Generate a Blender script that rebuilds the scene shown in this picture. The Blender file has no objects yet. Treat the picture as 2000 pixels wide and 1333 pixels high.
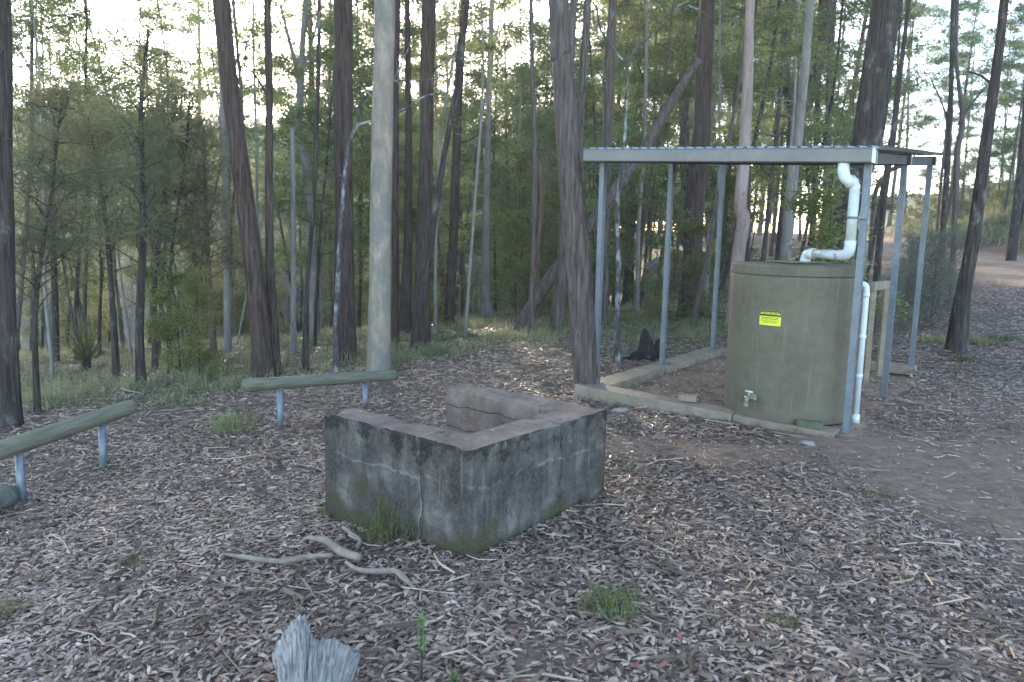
import bpy, bmesh, math, random
import numpy as np
from mathutils import Vector, Matrix
from mathutils import noise as mnoise
R = math.radians
SC = bpy.context.scene
COL = SC.collection
# ------------------------------------------------------------------ camera, world, sun, exposure
CAMH, PITCH, ROLL, FPX = 1.65, R(8.2), R(1.2), 1532.0
_r0 = np.array([1, 0, 0.]); _u0 = np.array([0, math.sin(PITCH), math.cos(PITCH)]); CF = np.array([0, math.cos(PITCH), -math.sin(PITCH)])
CX = _r0*math.cos(ROLL)+_u0*math.sin(ROLL); CY = _u0*math.cos(ROLL)-_r0*math.sin(ROLL)
cd = bpy.data.cameras.new('camera'); cam = bpy.data.objects.new('camera', cd); COL.objects.link(cam)
cd.sensor_width = 36; cd.lens = 36*FPX/2000.0; cd.clip_end = 2000; cd.clip_start = 0.05
cam.matrix_world = Matrix(((CX[0], CY[0], -CF[0], 0), (CX[1], CY[1], -CF[1], 0), (CX[2], CY[2], -CF[2], CAMH), (0, 0, 0, 1)))
cd.dof.use_dof = True; cd.dof.focus_distance = 5.2; cd.dof.aperture_fstop = 3.2
SC.camera = cam
SUN_EL, SUN_AZ = R(15.5), R(-11)          # azimuth from +Y, negative is left
w = bpy.data.worlds.new('World'); SC.world = w; w.use_nodes = True
wn = w.node_tree; bg = wn.nodes['Background']
sky = wn.nodes.new('ShaderNodeTexSky'); sky.sky_type = 'NISHITA'; sky.sun_disc = False
sky.sun_elevation = SUN_EL; sky.sun_rotation = SUN_AZ; sky.air_density = .8; sky.dust_density = .8; sky.ozone_density = 1.0
wn.links.new(sky.outputs[0], bg.inputs[0]); bg.inputs[1].default_value = 0.15
sd = bpy.data.lights.new('sun', 'SUN'); sd.energy = 3.0; sd.angle = R(2.5); sd.color = (1, .86, .66)
so = bpy.data.objects.new('sun', sd); COL.objects.link(so)
sdir = Vector((math.sin(SUN_AZ)*math.cos(SUN_EL), math.cos(SUN_AZ)*math.cos(SUN_EL), math.sin(SUN_EL)))
so.rotation_euler = sdir.to_track_quat('Z', 'Y').to_euler(); so.location = (0, 0, 30)
SC.view_settings.view_transform = 'Standard'; SC.view_settings.look = 'None'
SC.view_settings.exposure = 2.96; SC.view_settings.gamma = 1; SC.view_settings.use_curve_mapping = False
SC.render.engine = 'CYCLES'
SC.cycles.max_bounces = 6; SC.cycles.diffuse_bounces = 3; SC.cycles.glossy_bounces = 2; SC.cycles.transmission_bounces = 3
SC.cycles.volume_bounces = 0; SC.cycles.caustics_reflective = False; SC.cycles.caustics_refractive = False

# ------------------------------------------------------------------ helpers
def ray(px, py): return (px-1000)/FPX*CX-(py-666.5)/FPX*CY+CF
def at(px, py, z=0.0):
    d = ray(px, py); return np.array([0, 0, CAMH])+d*((z-CAMH)/d[2])
def atd(px, py, dist):                     # point at horizontal distance dist along the pixel's ray
    d = ray(px, py); return np.array([0, 0, CAMH])+d*(dist/math.hypot(d[0], d[1]))
def sstep(a, b, x):
    t = np.clip((x-a)/(b-a), 0, 1); return t*t*(3-2*t)
def splus(x, k=1.0): return np.logaddexp(0, x*k)/k
_rs = np.random.RandomState(5); _NT = _rs.rand(256, 256)
def vn(x, y):                              # value noise, vectorised
    x = np.asarray(x, float); y = np.asarray(y, float)
    xi = np.floor(x).astype(int); yi = np.floor(y).astype(int); fx = x-xi; fy = y-yi
    fx = fx*fx*(3-2*fx); fy = fy*fy*(3-2*fy)
    a = _NT[xi & 255, yi & 255]; b = _NT[(xi+1) & 255, yi & 255]; c = _NT[xi & 255, (yi+1) & 255]; d = _NT[(xi+1) & 255, (yi+1) & 255]
    return (a*(1-fx)+b*fx)*(1-fy)+(c*(1-fx)+d*fx)*fy
def fbm(x, y, o=3):
    s = 0; a = .5
    for i in range(o): s = s+a*vn(x*2**i+17.3*i, y*2**i+9.1*i); a *= .5
    return s/(1-.5**o)
ROAD = [(13.2, 2), (12.6, 12), (13.9, 20), (15.6, 29), (17.6, 38), (21.5, 50), (27, 66), (36, 90)]
def road_d(x, y):                          # signed distance right (+) of the road's centre line
    best = np.full(np.shape(x), 1e9); sg = np.zeros(np.shape(x))
    for (x0, y0), (x1, y1) in zip(ROAD[:-1], ROAD[1:]):
        dx, dy = x1-x0, y1-y0; L2 = dx*dx+dy*dy
        t = np.clip(((x-x0)*dx+(y-y0)*dy)/L2, 0, 1)
        ex, ey = x-(x0+t*dx), y-(y0+t*dy); d = np.hypot(ex, ey)
        s = np.sign(ex*dy-ey*dx); m = d < best
        best = np.where(m, d, best); sg = np.where(m, s, sg)
    return best*np.where(sg == 0, 1, sg)
def crest(x): return 9.6+.42*(x+3)
def hz(x, y):
    x = np.asarray(x, float); y = np.asarray(y, float)
    z = -.10*splus(-x-.1, 4); z = -.75*np.tanh(-z/.75)
    w = 1-sstep(0.5, 4.0, x-.10*y)
    d = np.maximum(0, y-crest(np.minimum(x, 6)))
    z = z-w*(.055*d+.10*np.maximum(0, d-9)-.155*np.maximum(0, d-75)*1.0)
    z = z+w*(1-sstep(12, 60, x))*26*sstep(95, 190, y)*(.75+.5*fbm(x/60., y/90.))
    rise = .058*splus(np.minimum(x, 18)-2.9, 2)*sstep(3, 8, y)+.014*np.clip(y-12, 0, 60)*sstep(-1, 8, x)
    z = z+rise
    rd = road_d(x, y)
    z = z+.45*np.clip(rd-2.3, 0, 10.5)*sstep(8, 24, y)*(.85+.3*fbm(x/5., y/5.))
    near = 1-sstep(25, 60, y)
    off = sstep(2.0, 3.5, np.abs(rd))
    z = z+near*off*((fbm(x*.55, y*.55)-.5)*.10*sstep(7, 14, np.hypot(x, y))+(fbm(x*2.3, y*2.3, 2)-.5)*.035)
    return z
def gz(x, y): return float(hz(x, y))
def ground(px, py):                        # where the pixel's ray meets the ground
    d = ray(px, py); t = .5
    o = np.array([0, 0, CAMH])
    while t < 120:
        p = o+d*t
        if p[2] < gz(p[0], p[1]):
            a, b = t-.1, t
            for _ in range(14):
                m = (a+b)/2; p = o+d*m
                if p[2] < gz(p[0], p[1]): b = m
                else: a = m
            return o+d*b
        t += .1
    return o+d*60
def link(o, parent=None):
    COL.objects.link(o)
    if parent is not None: o.parent = parent
    return o
def tag(o, label=None, cat=None, group=None, kind=None):
    if label: o['label'] = label
    if cat: o['category'] = cat
    if group: o['group'] = group
    if kind: o['kind'] = kind
    return o
def empty(name, loc=(0, 0, 0), rz=0, **k):
    o = bpy.data.objects.new(name, None); link(o); o.location = tuple(float(v) for v in loc); o.rotation_euler = (0, 0, rz)
    o.empty_display_size = .2
    return tag(o, **k)
class MB:                                  # collects shapes, links them as ONE mesh object
    def __init__(s): s.v = []; s.f = []; s.m = []; s.sm = []
    def add(s, vs, fs, mi=0, smooth=False):
        n = len(s.v); s.v += [tuple(v) for v in vs]; s.f += [tuple(i+n for i in f) for f in fs]; s.m += [mi]*len(fs); s.sm += [smooth]*len(fs)
    def box(s, c, size, ax=None, bev=0.0, mi=0):
        bm = bmesh.new(); bmesh.ops.create_cube(bm, size=1)
        for v in bm.verts: v.co = Vector((v.co.x*size[0], v.co.y*size[1], v.co.z*size[2]))
        if bev: bmesh.ops.bevel(bm, geom=bm.edges[:], offset=bev, segments=2, affect='EDGES', profile=.6)
        bm.verts.index_update()
        A = ax if ax is not None else (Vector((1, 0, 0)), Vector((0, 1, 0)), Vector((0, 0, 1)))
        A = [Vector(a) for a in A]; c = Vector(c)
        s.add([c+A[0]*v.co.x+A[1]*v.co.y+A[2]*v.co.z for v in bm.verts], [[v.index for v in f.verts] for f in bm.faces], mi); bm.free()
    def tube(s, pts, rad, n=8, cap=True, rough=0.0, seed=0.0, mi=0, smooth=True, flute=0.0):
        pts = [Vector(p) for p in pts]; m = len(pts)
        if not hasattr(rad, '__len__'): rad = [rad]*m
        vs = []; fs = []
        T = [(pts[min(i+1, m-1)]-pts[max(i-1, 0)]).normalized() for i in range(m)]
        a = Vector((1, 0, 0)) if abs(T[0].x) < .8 else Vector((0, 1, 0))
        for i in range(m):
            a = (a-T[i]*a.dot(T[i])).normalized(); b = T[i].cross(a)
            for j in range(n):
                t = 2*math.pi*j/n; r = rad[i]
                d = a*math.cos(t)+b*math.sin(t)
                if rough or flute:
                    q = d*1.3
                    r *= 1+rough*mnoise.noise(Vector((q.x*2.2+seed, q.y*2.2, pts[i].z*1.1+seed)))+flute*mnoise.noise(Vector((q.x*6+seed, q.y*6, pts[i].z*.5)))
                vs.append(pts[i]+d*r)
        for i in range(m-1):
            for j in range(n):
                k = (j+1) % n; fs.append((i*n+j, i*n+k, (i+1)*n+k, (i+1)*n+j))
        if cap: fs.append(tuple(range(n))[::-1]); fs.append(tuple((m-1)*n+j for j in range(n)))
        s.add(vs, fs, mi, smooth)
    def build(s, name, mats, parent=None):
        me = bpy.data.meshes.new(name); me.from_pydata(s.v, [], s.f); me.update()
        for m in (mats if isinstance(mats, (list, tuple)) else [mats]): me.materials.append(m)
        me.polygons.foreach_set('material_index', s.m); me.polygons.foreach_set('use_smooth', s.sm)
        return link(bpy.data.objects.new(name, me), parent)
def mesh_np(name, V, loops, starts, mat, attr=None, smooth=False):
    me = bpy.data.meshes.new(name)
    me.vertices.add(len(V)); me.vertices.foreach_set('co', np.ascontiguousarray(V, np.float32).ravel())
    me.loops.add(len(loops)); me.loops.foreach_set('vertex_index', loops.astype(np.int32))
    me.polygons.add(len(starts)); me.polygons.foreach_set('loop_start', starts.astype(np.int32))
    if mat: me.materials.append(mat)
    for k, (dom, arr) in (attr or {}).items():
        a = me.attributes.new(k, 'FLOAT', dom); a.data.foreach_set('value', arr.astype(np.float32))
    me.polygons.foreach_set('use_smooth', np.full(len(starts), smooth))
    me.update(calc_edges=True); me.validate()
    return me
def crom(P, per=4):                        # smooth a polyline
    P = [Vector(p) for p in P]; out = []
    for i in range(len(P)-1):
        a, b, c, d = P[max(i-1, 0)], P[i], P[i+1], P[min(i+2, len(P)-1)]
        for k in range(per):
            t = k/per
            out.append(.5*((2*b)+(c-a)*t+(2*a-5*b+4*c-d)*t*t+(3*b-a-3*c+d)*t**3))
    out.append(P[-1]); return out
# ------------------------------------------------------------------ materials
def mat(name, rough=.8, spec=.25):
    m = bpy.data.materials.new(name); m.use_nodes = True; nt = m.node_tree; b = nt.nodes['Principled BSDF']
    b.inputs['Roughness'].default_value = rough; b.inputs['Specular IOR Level'].default_value = spec
    return m, nt, b
def nd(nt, t, **k):
    n = nt.nodes.new('ShaderNode'+t)
    for a, v in k.items(): setattr(n, a, v)
    return n
def mapping(nt, scale=(1, 1, 1), coord='Object', loc=(0, 0, 0), rot=(0, 0, 0)):
    tc = nd(nt, 'TexCoord'); mp = nd(nt, 'Mapping'); mp.inputs['Scale'].default_value = scale; mp.inputs['Location'].default_value = loc; mp.inputs['Rotation'].default_value = rot
    nt.links.new(tc.outputs[coord], mp.inputs[0]); return mp.outputs[0]
def noise(nt, vec, scale=5, detail=4, rough=.55, dist=0):
    n = nd(nt, 'TexNoise'); n.inputs['Scale'].default_value = scale; n.inputs['Detail'].default_value = detail; n.inputs['Roughness'].default_value = rough; n.inputs['Distortion'].default_value = dist
    nt.links.new(vec, n.inputs['Vector']); return n.outputs['Fac']
def ramp(nt, fac, stops, interp='LINEAR'):
    r = nd(nt, 'ValToRGB'); e = r.color_ramp.elements; r.color_ramp.interpolation = interp
    while len(e) < len(stops): e.new(.5)
    for i, (p, c) in enumerate(stops):
        e[i].position = p; e[i].color = (c, c, c, 1) if not hasattr(c, '__len__') else (*c, 1)
    nt.links.new(fac, r.inputs[0]); return r.outputs[0]
def mix(nt, fac, a, b, mode='MIX'):
    m = nd(nt, 'Mix', data_type='RGBA', blend_type=mode)
    for sock, v in ((m.inputs[0], fac), (m.inputs[6], a), (m.inputs[7], b)):
        if isinstance(v, (int, float)): sock.default_value = v
        elif isinstance(v, tuple): sock.default_value = (*v, 1)
        else: nt.links.new(v, sock)
    return m.outputs[2]
def math_(nt, op, a, b=None, clamp=False):
    m = nd(nt, 'Math', operation=op, use_clamp=clamp)
    for i, v in enumerate((a, b)):
        if v is None: continue
        if isinstance(v, (int, float)): m.inputs[i].default_value = v
        else: nt.links.new(v, m.inputs[i])
    return m.outputs[0]
def bump(nt, b, h, strength=.5, dist=.02):
    n = nd(nt, 'Bump'); n.inputs['Strength'].default_value = strength; n.inputs['Distance'].default_value = dist
    nt.links.new(h, n.inputs['Height']); nt.links.new(n.outputs[0], b.inputs['Normal'])
def setc(nt, b, c): nt.links.new(c, b.inputs['Base Color'])

def bark_mat(name, dark, light, sx=34, sz=2.6, bs=1.0, lichen=None, lic_amt=.6, coord='Object', base_dark=None):
    m, nt, b = mat(name, .92, .15)
    v = mapping(nt, (sx, sx, sz), coord)
    f = noise(nt, v, 1.0, 6, .62, .6)
    c = ramp(nt, f, [(.32, dark), (.68, light)])
    v2 = mapping(nt, (1.5, 1.5, .6), coord); f2 = noise(nt, v2, 1.0, 3)
    c = mix(nt, ramp(nt, f2, [(.4, 0.0), (.65, .35)]), c, tuple(x*.6 for x in light), 'MIX')
    if lichen:
        f3 = noise(nt, mapping(nt, (3, 3, 1.3), coord), 2.2, 5, .65)
        c = mix(nt, ramp(nt, f3, [(lic_amt-.06, 0.0), (lic_amt+.06, .8)]), c, lichen)
    setc(nt, b, c); bump(nt, b, f, bs, .035); return m
M = {}
M['ironbark'] = bark_mat('ironbark', (.020, .013, .010), (.125, .088, .068), lichen=(.13, .13, .11), lic_amt=.70)
M['ironbark_grey'] = bark_mat('grey_ironbark', (.034, .026, .022), (.175, .135, .113), lichen=(.17, .165, .145), lic_amt=.66)
M['darkbark'] = bark_mat('dark_bark', (.018, .014, .012), (.10, .078, .064), lichen=(.2, .2, .17), lic_amt=.62)
M['redbark'] = bark_mat('red_brown_bark', (.06, .035, .025), (.24, .14, .10))
M['lichenbark'] = bark_mat('lichen_bark', (.03, .028, .026), (.13, .12, .11), sx=22, sz=8, lichen=(.42, .44, .42), lic_amt=.56)
M['smooth'] = bark_mat('smooth_gum_bark', (.17, .135, .10), (.36, .29, .22), sx=6, sz=3.2, bs=.4, lichen=(.16, .15, .13), lic_amt=.50)
M['pale'] = bark_mat('pale_grey_bark', (.12, .105, .088), (.29, .255, .22), sx=9, sz=2.5, bs=.4, lichen=(.20, .20, .18), lic_amt=.56)
M['pink'] = bark_mat('pink_gum_bark', (.20, .145, .12), (.36, .275, .235), sx=6, sz=2.0, bs=.3, lichen=(.25, .09, .05), lic_amt=.62)
def leaf_mat(name, cols, trans=.5, sat=1.0):
    m, nt, b = mat(name, .62, .3)
    a = nd(nt, 'Attribute', attribute_name='rnd'); oi = nd(nt, 'ObjectInfo')
    c = ramp(nt, a.outputs['Fac'], [(i/(len(cols)-1), k) for i, k in enumerate(cols)])
    h = nd(nt, 'HueSaturation'); h.inputs['Saturation'].default_value = sat
    nt.links.new(math_(nt, 'ADD', math_(nt, 'MULTIPLY', oi.outputs['Random'], .05), .475), h.inputs['Hue'])
    nt.links.new(math_(nt, 'ADD', math_(nt, 'MULTIPLY', oi.outputs['Random'], .5), .75), h.inputs['Value'])
    nt.links.new(c, h.inputs['Color'])
    setc(nt, b, h.outputs[0])
    tr = nd(nt, 'BsdfTranslucent'); g = nd(nt, 'Gamma'); g.inputs[1].default_value = .82
    nt.links.new(h.outputs[0], g.inputs[0]); nt.links.new(g.outputs[0], tr.inputs[0])
    mx = nd(nt, 'MixShader'); mx.inputs[0].default_value = trans
    nt.links.new(b.outputs[0], mx.inputs[1]); nt.links.new(tr.outputs[0], mx.inputs[2])
    nt.links.new(mx.outputs[0], nt.nodes['Material Output'].inputs[0]); return m
M['gumleaf'] = leaf_mat('gum_leaves', [(.07, .09, .04), (.105, .135, .05), (.15, .175, .055), (.22, .22, .06)])
M['oakleaf'] = leaf_mat('she_oak_needles', [(.095, .10, .05), (.135, .14, .065), (.18, .18, .08)], .6)
M['shrubleaf'] = leaf_mat('shrub_leaves', [(.075, .095, .035), (.12, .14, .045), (.18, .19, .055), (.24, .22, .07)], .5)
M['wispleaf'] = leaf_mat('grey_shrub_leaves', [(.09, .095, .07), (.13, .14, .10), (.10, .12, .07)], .3)
M['farleaf'] = leaf_mat('far_wood_leaves', [(.05, .07, .04), (.08, .10, .05), (.11, .13, .06)], .4)
M['grass'] = leaf_mat('grass_blades', [(.10, .115, .045), (.17, .175, .075), (.27, .245, .13), (.38, .32, .19)], .4)
M['tuft'] = leaf_mat('tuft_blades', [(.06, .10, .025), (.11, .15, .04), (.21, .20, .08), (.36, .29, .15)], .35)
M['seedling'] = leaf_mat('seedling_leaves', [(.12, .14, .06), (.14, .20, .07), (.19, .27, .09)], .45)
M['litter'] = leaf_mat('dry_leaves', [(.066, .041, .027), (.135, .086, .058), (.25, .172, .118), (.36, .258, .180), (.47, .345, .245), (.58, .445, .33), (.30, .148, .08), (.24, .085, .065)], .06)
M['litter'].node_tree.nodes['Principled BSDF'].inputs['Roughness'].default_value = .42; M['litter'].node_tree.nodes['Principled BSDF'].inputs['Specular IOR Level'].default_value = .32

def ground_mat():
    m, nt, b = mat('forest_floor', .95, .1)
    v = mapping(nt)
    f1 = noise(nt, v, 1.3, 5, .6); f2 = noise(nt, v, 9, 6, .7); f3 = noise(nt, v, 45, 3, .7)
    soil = ramp(nt, f2, [(.3, (.075, .052, .040)), (.55, (.15, .105, .080)), (.75, (.22, .16, .125))])
    soil = mix(nt, ramp(nt, f3, [(.45, 0.0), (.7, .6)]), soil, (.24, .185, .15))
    dirt = ramp(nt, f2, [(.3, (.155, .098, .066)), (.6, (.265, .178, .122)), (.8, (.36, .258, .182))])
    dirt = mix(nt, ramp(nt, f3, [(.5, 0.0), (.68, .5)]), dirt, (.13, .09, .07))
    road = ramp(nt, f1, [(.3, (.27, .18, .115)), (.7, (.39, .275, .185))])
    road = mix(nt, ramp(nt, f2, [(.5, 0.0), (.75, .45)]), road, (.25, .175, .13))
    gr = ramp(nt, f2, [(.3, (.05, .06, .028)), (.7, (.13, .14, .065))])
    def at_(n): a = nd(nt, 'Attribute', attribute_name=n); return a.outputs['Fac']
    c = mix(nt, at_('grassy'), soil, gr); c = mix(nt, at_('dirt'), c, dirt); c = mix(nt, at_('road'), c, road)
    setc(nt, b, c); bump(nt, b, math_(nt, 'ADD', f2, math_(nt, 'MULTIPLY', f3, .4)), .7, .03); return m
M['ground'] = ground_mat()

def concrete_outer():
    m, nt, b = mat('stained_concrete', .93, .15)
    v = mapping(nt); sep = nd(nt, 'SeparateXYZ'); nt.links.new(v, sep.inputs[0]); X_, Y_, Z_ = sep.outputs
    f = noise(nt, v, 5, 10, .72, .3); g = noise(nt, v, 60, 4, .7)
    c = ramp(nt, f, [(.34, (.030, .026, .022)), (.46, (.070, .061, .052)), (.56, (.115, .100, .086)), (.69, (.205, .178, .150))])
    st = noise(nt, mapping(nt, (9, 9, 1.1)), 1.6, 5, .6)          # run-off streaks
    c = mix(nt, ramp(nt, st, [(.46, 0.0), (.62, .5)]), c, (.036, .034, .031))
    st2 = noise(nt, mapping(nt, (13, 13, 1.0), loc=(3, 7, 0)), 1.4, 4, .6)
    c = mix(nt, ramp(nt, st2, [(.60, 0.0), (.70, .45)]), c, (.25, .21, .175))
    c = mix(nt, ramp(nt, g, [(.45, 0.0), (.75, .35)]), c, (.20, .18, .165))
    low = math_(nt, 'SUBTRACT', math_(nt, 'MULTIPLY', math_(nt, 'SUBTRACT', .24, Z_), 3.4), math_(nt, 'MULTIPLY', math_(nt, 'SUBTRACT', noise(nt, v, 3.2, 5, .6), .47), 5.0))
    c = mix(nt, ramp(nt, low, [(.3, 0.0), (.75, .85)]), c, mix(nt, ramp(nt, g, [(.4, 0.0), (.6, 1.0)]), (.060, .045, .026), (.075, .075, .028)))
    hi = math_(nt, 'SUBTRACT', math_(nt, 'MULTIPLY', math_(nt, 'SUBTRACT', Z_, .45), 5), math_(nt, 'MULTIPLY', math_(nt, 'SUBTRACT', noise(nt, v, 7, 5, .7), .5), 5))
    c = mix(nt, ramp(nt, hi, [(.1, 0.0), (.5, .8)]), c, mix(nt, ramp(nt, g, [(.52, 0.0), (.62, 1.0)]), (.018, .018, .016), (.055, .055, .02)))
    # form-board lines and cracks
    wv = math_(nt, 'MULTIPLY', math_(nt, 'SUBTRACT', noise(nt, v, 4, 4, .6), .5), .16)
    lines = None
    def line(a, pos, wd):
        d = math_(nt, 'ABSOLUTE', math_(nt, 'SUBTRACT', math_(nt, 'ADD', a, wv), pos))
        return ramp(nt, d, [(0.0, 1.0), (wd, 0.0)])
    cr = None
    for a, p, wd in ((X_, .78, .003), (Y_, .36, .003)):
        l = line(a, p, wd); cr = l if cr is None else math_(nt, 'MAXIMUM', cr, l)
    c = mix(nt, math_(nt, 'MULTIPLY', cr, ramp(nt, g, [(.35, .3), (.6, .9)])), c, (.03, .026, .022))
    near = None
    for a, p in ((Y_, .375), (Z_, .335)):
        l = line(a, p, .012); l = math_(nt, 'MULTIPLY', l, ramp(nt, f, [(.42, 0.0), (.58, .7)])); near = l if near is None else math_(nt, 'MAXIMUM', near, l)
    c = mix(nt, near, c, (.25, .215, .185))
    setc(nt, b, c)
    h = math_(nt, 'SUBTRACT', math_(nt, 'ADD', f, math_(nt, 'MULTIPLY', g, .6)), math_(nt, 'MULTIPLY', cr, 1.2))
    bump(nt, b, h, .8, .02); return m
def concrete_inner():
    m, nt, b = mat('pink_concrete', .93, .15)
    v = mapping(nt); f = noise(nt, v, 5, 9, .75); g = noise(nt, v, 55, 4, .7)
    c = ramp(nt, f, [(.3, (.11, .078, .058)), (.5, (.205, .145, .108)), (.72, (.32, .235, .18))])
    c = mix(nt, ramp(nt, noise(nt, v, 3, 4), [(.52, 0.0), (.68, .65)]), c, (.125, .105, .09))
    c = mix(nt, ramp(nt, g, [(.5, 0.0), (.7, .45)]), c, (.11, .09, .08))
    sep = nd(nt, 'SeparateXYZ'); nt.links.new(v, sep.inputs[0])
    wv = math_(nt, 'MULTIPLY', math_(nt, 'SUBTRACT', noise(nt, v, 5, 4), .5), .1); cr = None
    for i, p, wd in ((0, .78, .004), (1, .36, .004), (2, .43, .0018), (2, .28, .002), (2, .14, .002)):
        l = ramp(nt, math_(nt, 'ABSOLUTE', math_(nt, 'SUBTRACT', math_(nt, 'ADD', sep.outputs[i], wv), p)), [(0.0, 1.0), (wd, 0.0)])
        cr = l if cr is None else math_(nt, 'MAXIMUM', cr, l)
    c = mix(nt, math_(nt, 'MULTIPLY', cr, .8), c, (.04, .032, .028))
    setc(nt, b, c); bump(nt, b, math_(nt, 'SUBTRACT', math_(nt, 'ADD', f, math_(nt, 'MULTIPLY', g, .4)), cr), .8, .018); return m
def simple(name, a, bcol, scale=8, stretch=(1, 1, 1), rough=.6, metal=0.0, bs=.3, detail=5, spec=.4, bd=.01):
    m, nt, b = mat(name, rough, spec); b.inputs['Metallic'].default_value = metal
    f = noise(nt, mapping(nt, stretch), scale, detail, .62); g = noise(nt, mapping(nt), scale*.25, 3)
    c = mix(nt, ramp(nt, g, [(.35, 0.0), (.7, .5)]), ramp(nt, f, [(.32, a), (.7, bcol)]), tuple(x*.7 for x in a))
    setc(nt, b, c); bump(nt, b, f, bs, bd); return m
M['conc_out'] = concrete_outer(); M['conc_in'] = concrete_inner()
M['galv'] = simple('galvanised_steel', (.15, .165, .18), (.235, .255, .275), 25, rough=.5, metal=.45, bs=.08)
M['gutter'] = simple('beige_painted_steel', (.15, .14, .12), (.215, .20, .175), 5, (1, 1, 1), .4, 0, .05)
M['roofsheet'] = simple('corrugated_steel', (.30, .31, .32), (.42, .43, .44), 12, rough=.4, metal=.6, bs=.1)
M['rust'] = simple('dull_brown_steel', (.05, .042, .036), (.10, .085, .07), 12, rough=.8, bs=.2)
M['pvc'] = simple('white_pvc', (.58, .61, .60), (.74, .77, .76), 7, rough=.35, bs=.03)
M['pvcdirt'] = simple('stained_pvc', (.42, .42, .36), (.70, .72, .69), 9, rough=.45, bs=.03)
M['sleeper'] = simple('weathered_timber', (.19, .145, .095), (.36, .29, .20), 9, (1, 1, 1), .85, 0, .4)
M['log'] = simple('treated_pine_log', (.10, .092, .058), (.235, .215, .145), 3.5, (1.2, 14, 14), .8, 0, .6, bd=.015)
M['logend'] = simple('sawn_log_end', (.10, .09, .06), (.18, .16, .11), 20, rough=.9)
M['char'] = simple('charred_wood', (.008, .008, .008), (.05, .045, .04), 9, (3, 3, 1), .9, 0, 1.0, bd=.04)
M['greywood'] = simple('bleached_grey_wood', (.20, .20, .20), (.50, .49, .48), 5, (9, 1.2, 9), .9, 0, 1.0, bd=.02)
M['stick'] = simple('bare_grey_stick', (.17, .13, .10), (.36, .285, .22), 18, rough=.85, bs=.4)
M['deadlog'] = simple('pale_dead_log', (.22, .20, .18), (.42, .385, .35), 8, rough=.9, bs=.5)
M['brass'] = simple('weathered_brass', (.20, .19, .12), (.34, .31, .21), 30, rough=.5, metal=.3)
M['yellow'] = simple('yellow_sign_face', (.62, .62, .03), (.70, .70, .04), 6, rough=.4, bs=.01)
M['black'] = simple('black_sign_ink', (.012, .012, .012), (.02, .02, .02), 6, rough=.5, bs=.01)
M['rock'] = simple('stone', (.22, .19, .16), (.38, .33, .28), 12, rough=.9)
def tank_mat():
    m, nt, b = mat('olive_painted_concrete', .75, .3)
    v = mapping(nt); f = noise(nt, v, 14, 6, .6); g = noise(nt, v, 2.2, 4, .6); s = noise(nt, mapping(nt, (30, 30, 5)), 3, 4, .7)
    c = ramp(nt, g, [(.3, (.098, .080, .050)), (.7, (.136, .113, .073))])
    c = mix(nt, ramp(nt, f, [(.4, 0.0), (.75, .35)]), c, (.18, .165, .115))
    c = mix(nt, ramp(nt, noise(nt, mapping(nt, (7, 7, .5)), 1.4, 3), [(.55, 0.0), (.72, .5)]), c, (.085, .082, .058))
    sz_ = nd(nt, 'SeparateXYZ'); nt.links.new(mapping(nt), sz_.inputs[0])
    c = mix(nt, ramp(nt, math_(nt, 'SUBTRACT', math_(nt, 'MULTIPLY', math_(nt, 'SUBTRACT', .22, sz_.outputs[2]), 4), math_(nt, 'MULTIPLY', math_(nt, 'SUBTRACT', noise(nt, mapping(nt), 9, 5), .5), 2.5)), [(.1, 0.0), (.9, .5)]), c, (.19, .155, .115))
    c = mix(nt, ramp(nt, noise(nt, mapping(nt, (16, 16, .7), loc=(5, 2, 0)), 1.6, 4), [(.60, 0.0), (.72, .35)]), c, (.21, .19, .14))
    sp = nd(nt, 'TexVoronoi'); sp.inputs['Scale'].default_value = 26; nt.links.new(mapping(nt, (1, 1, 1.7)), sp.inputs[0])
    c = mix(nt, ramp(nt, sp.outputs['Distance'], [(.05, .5), (.09, 0.0)]), c, (.27, .26, .22))
    setc(nt, b, c); bump(nt, b, math_(nt, 'SUBTRACT', f, ramp(nt, s, [(.60, 0.0), (.68, .8)])), .35, .008); return m
M['tank'] = tank_mat()
m, nt, b = mat('tank_lid_paint', .85, .2); f = noise(nt, mapping(nt), 7, 6)
setc(nt, b, ramp(nt, f, [(.3, (.115, .100, .064)), (.7, (.20, .168, .105))])); bump(nt, b, f, .4, .01); M['lid'] = m

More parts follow.
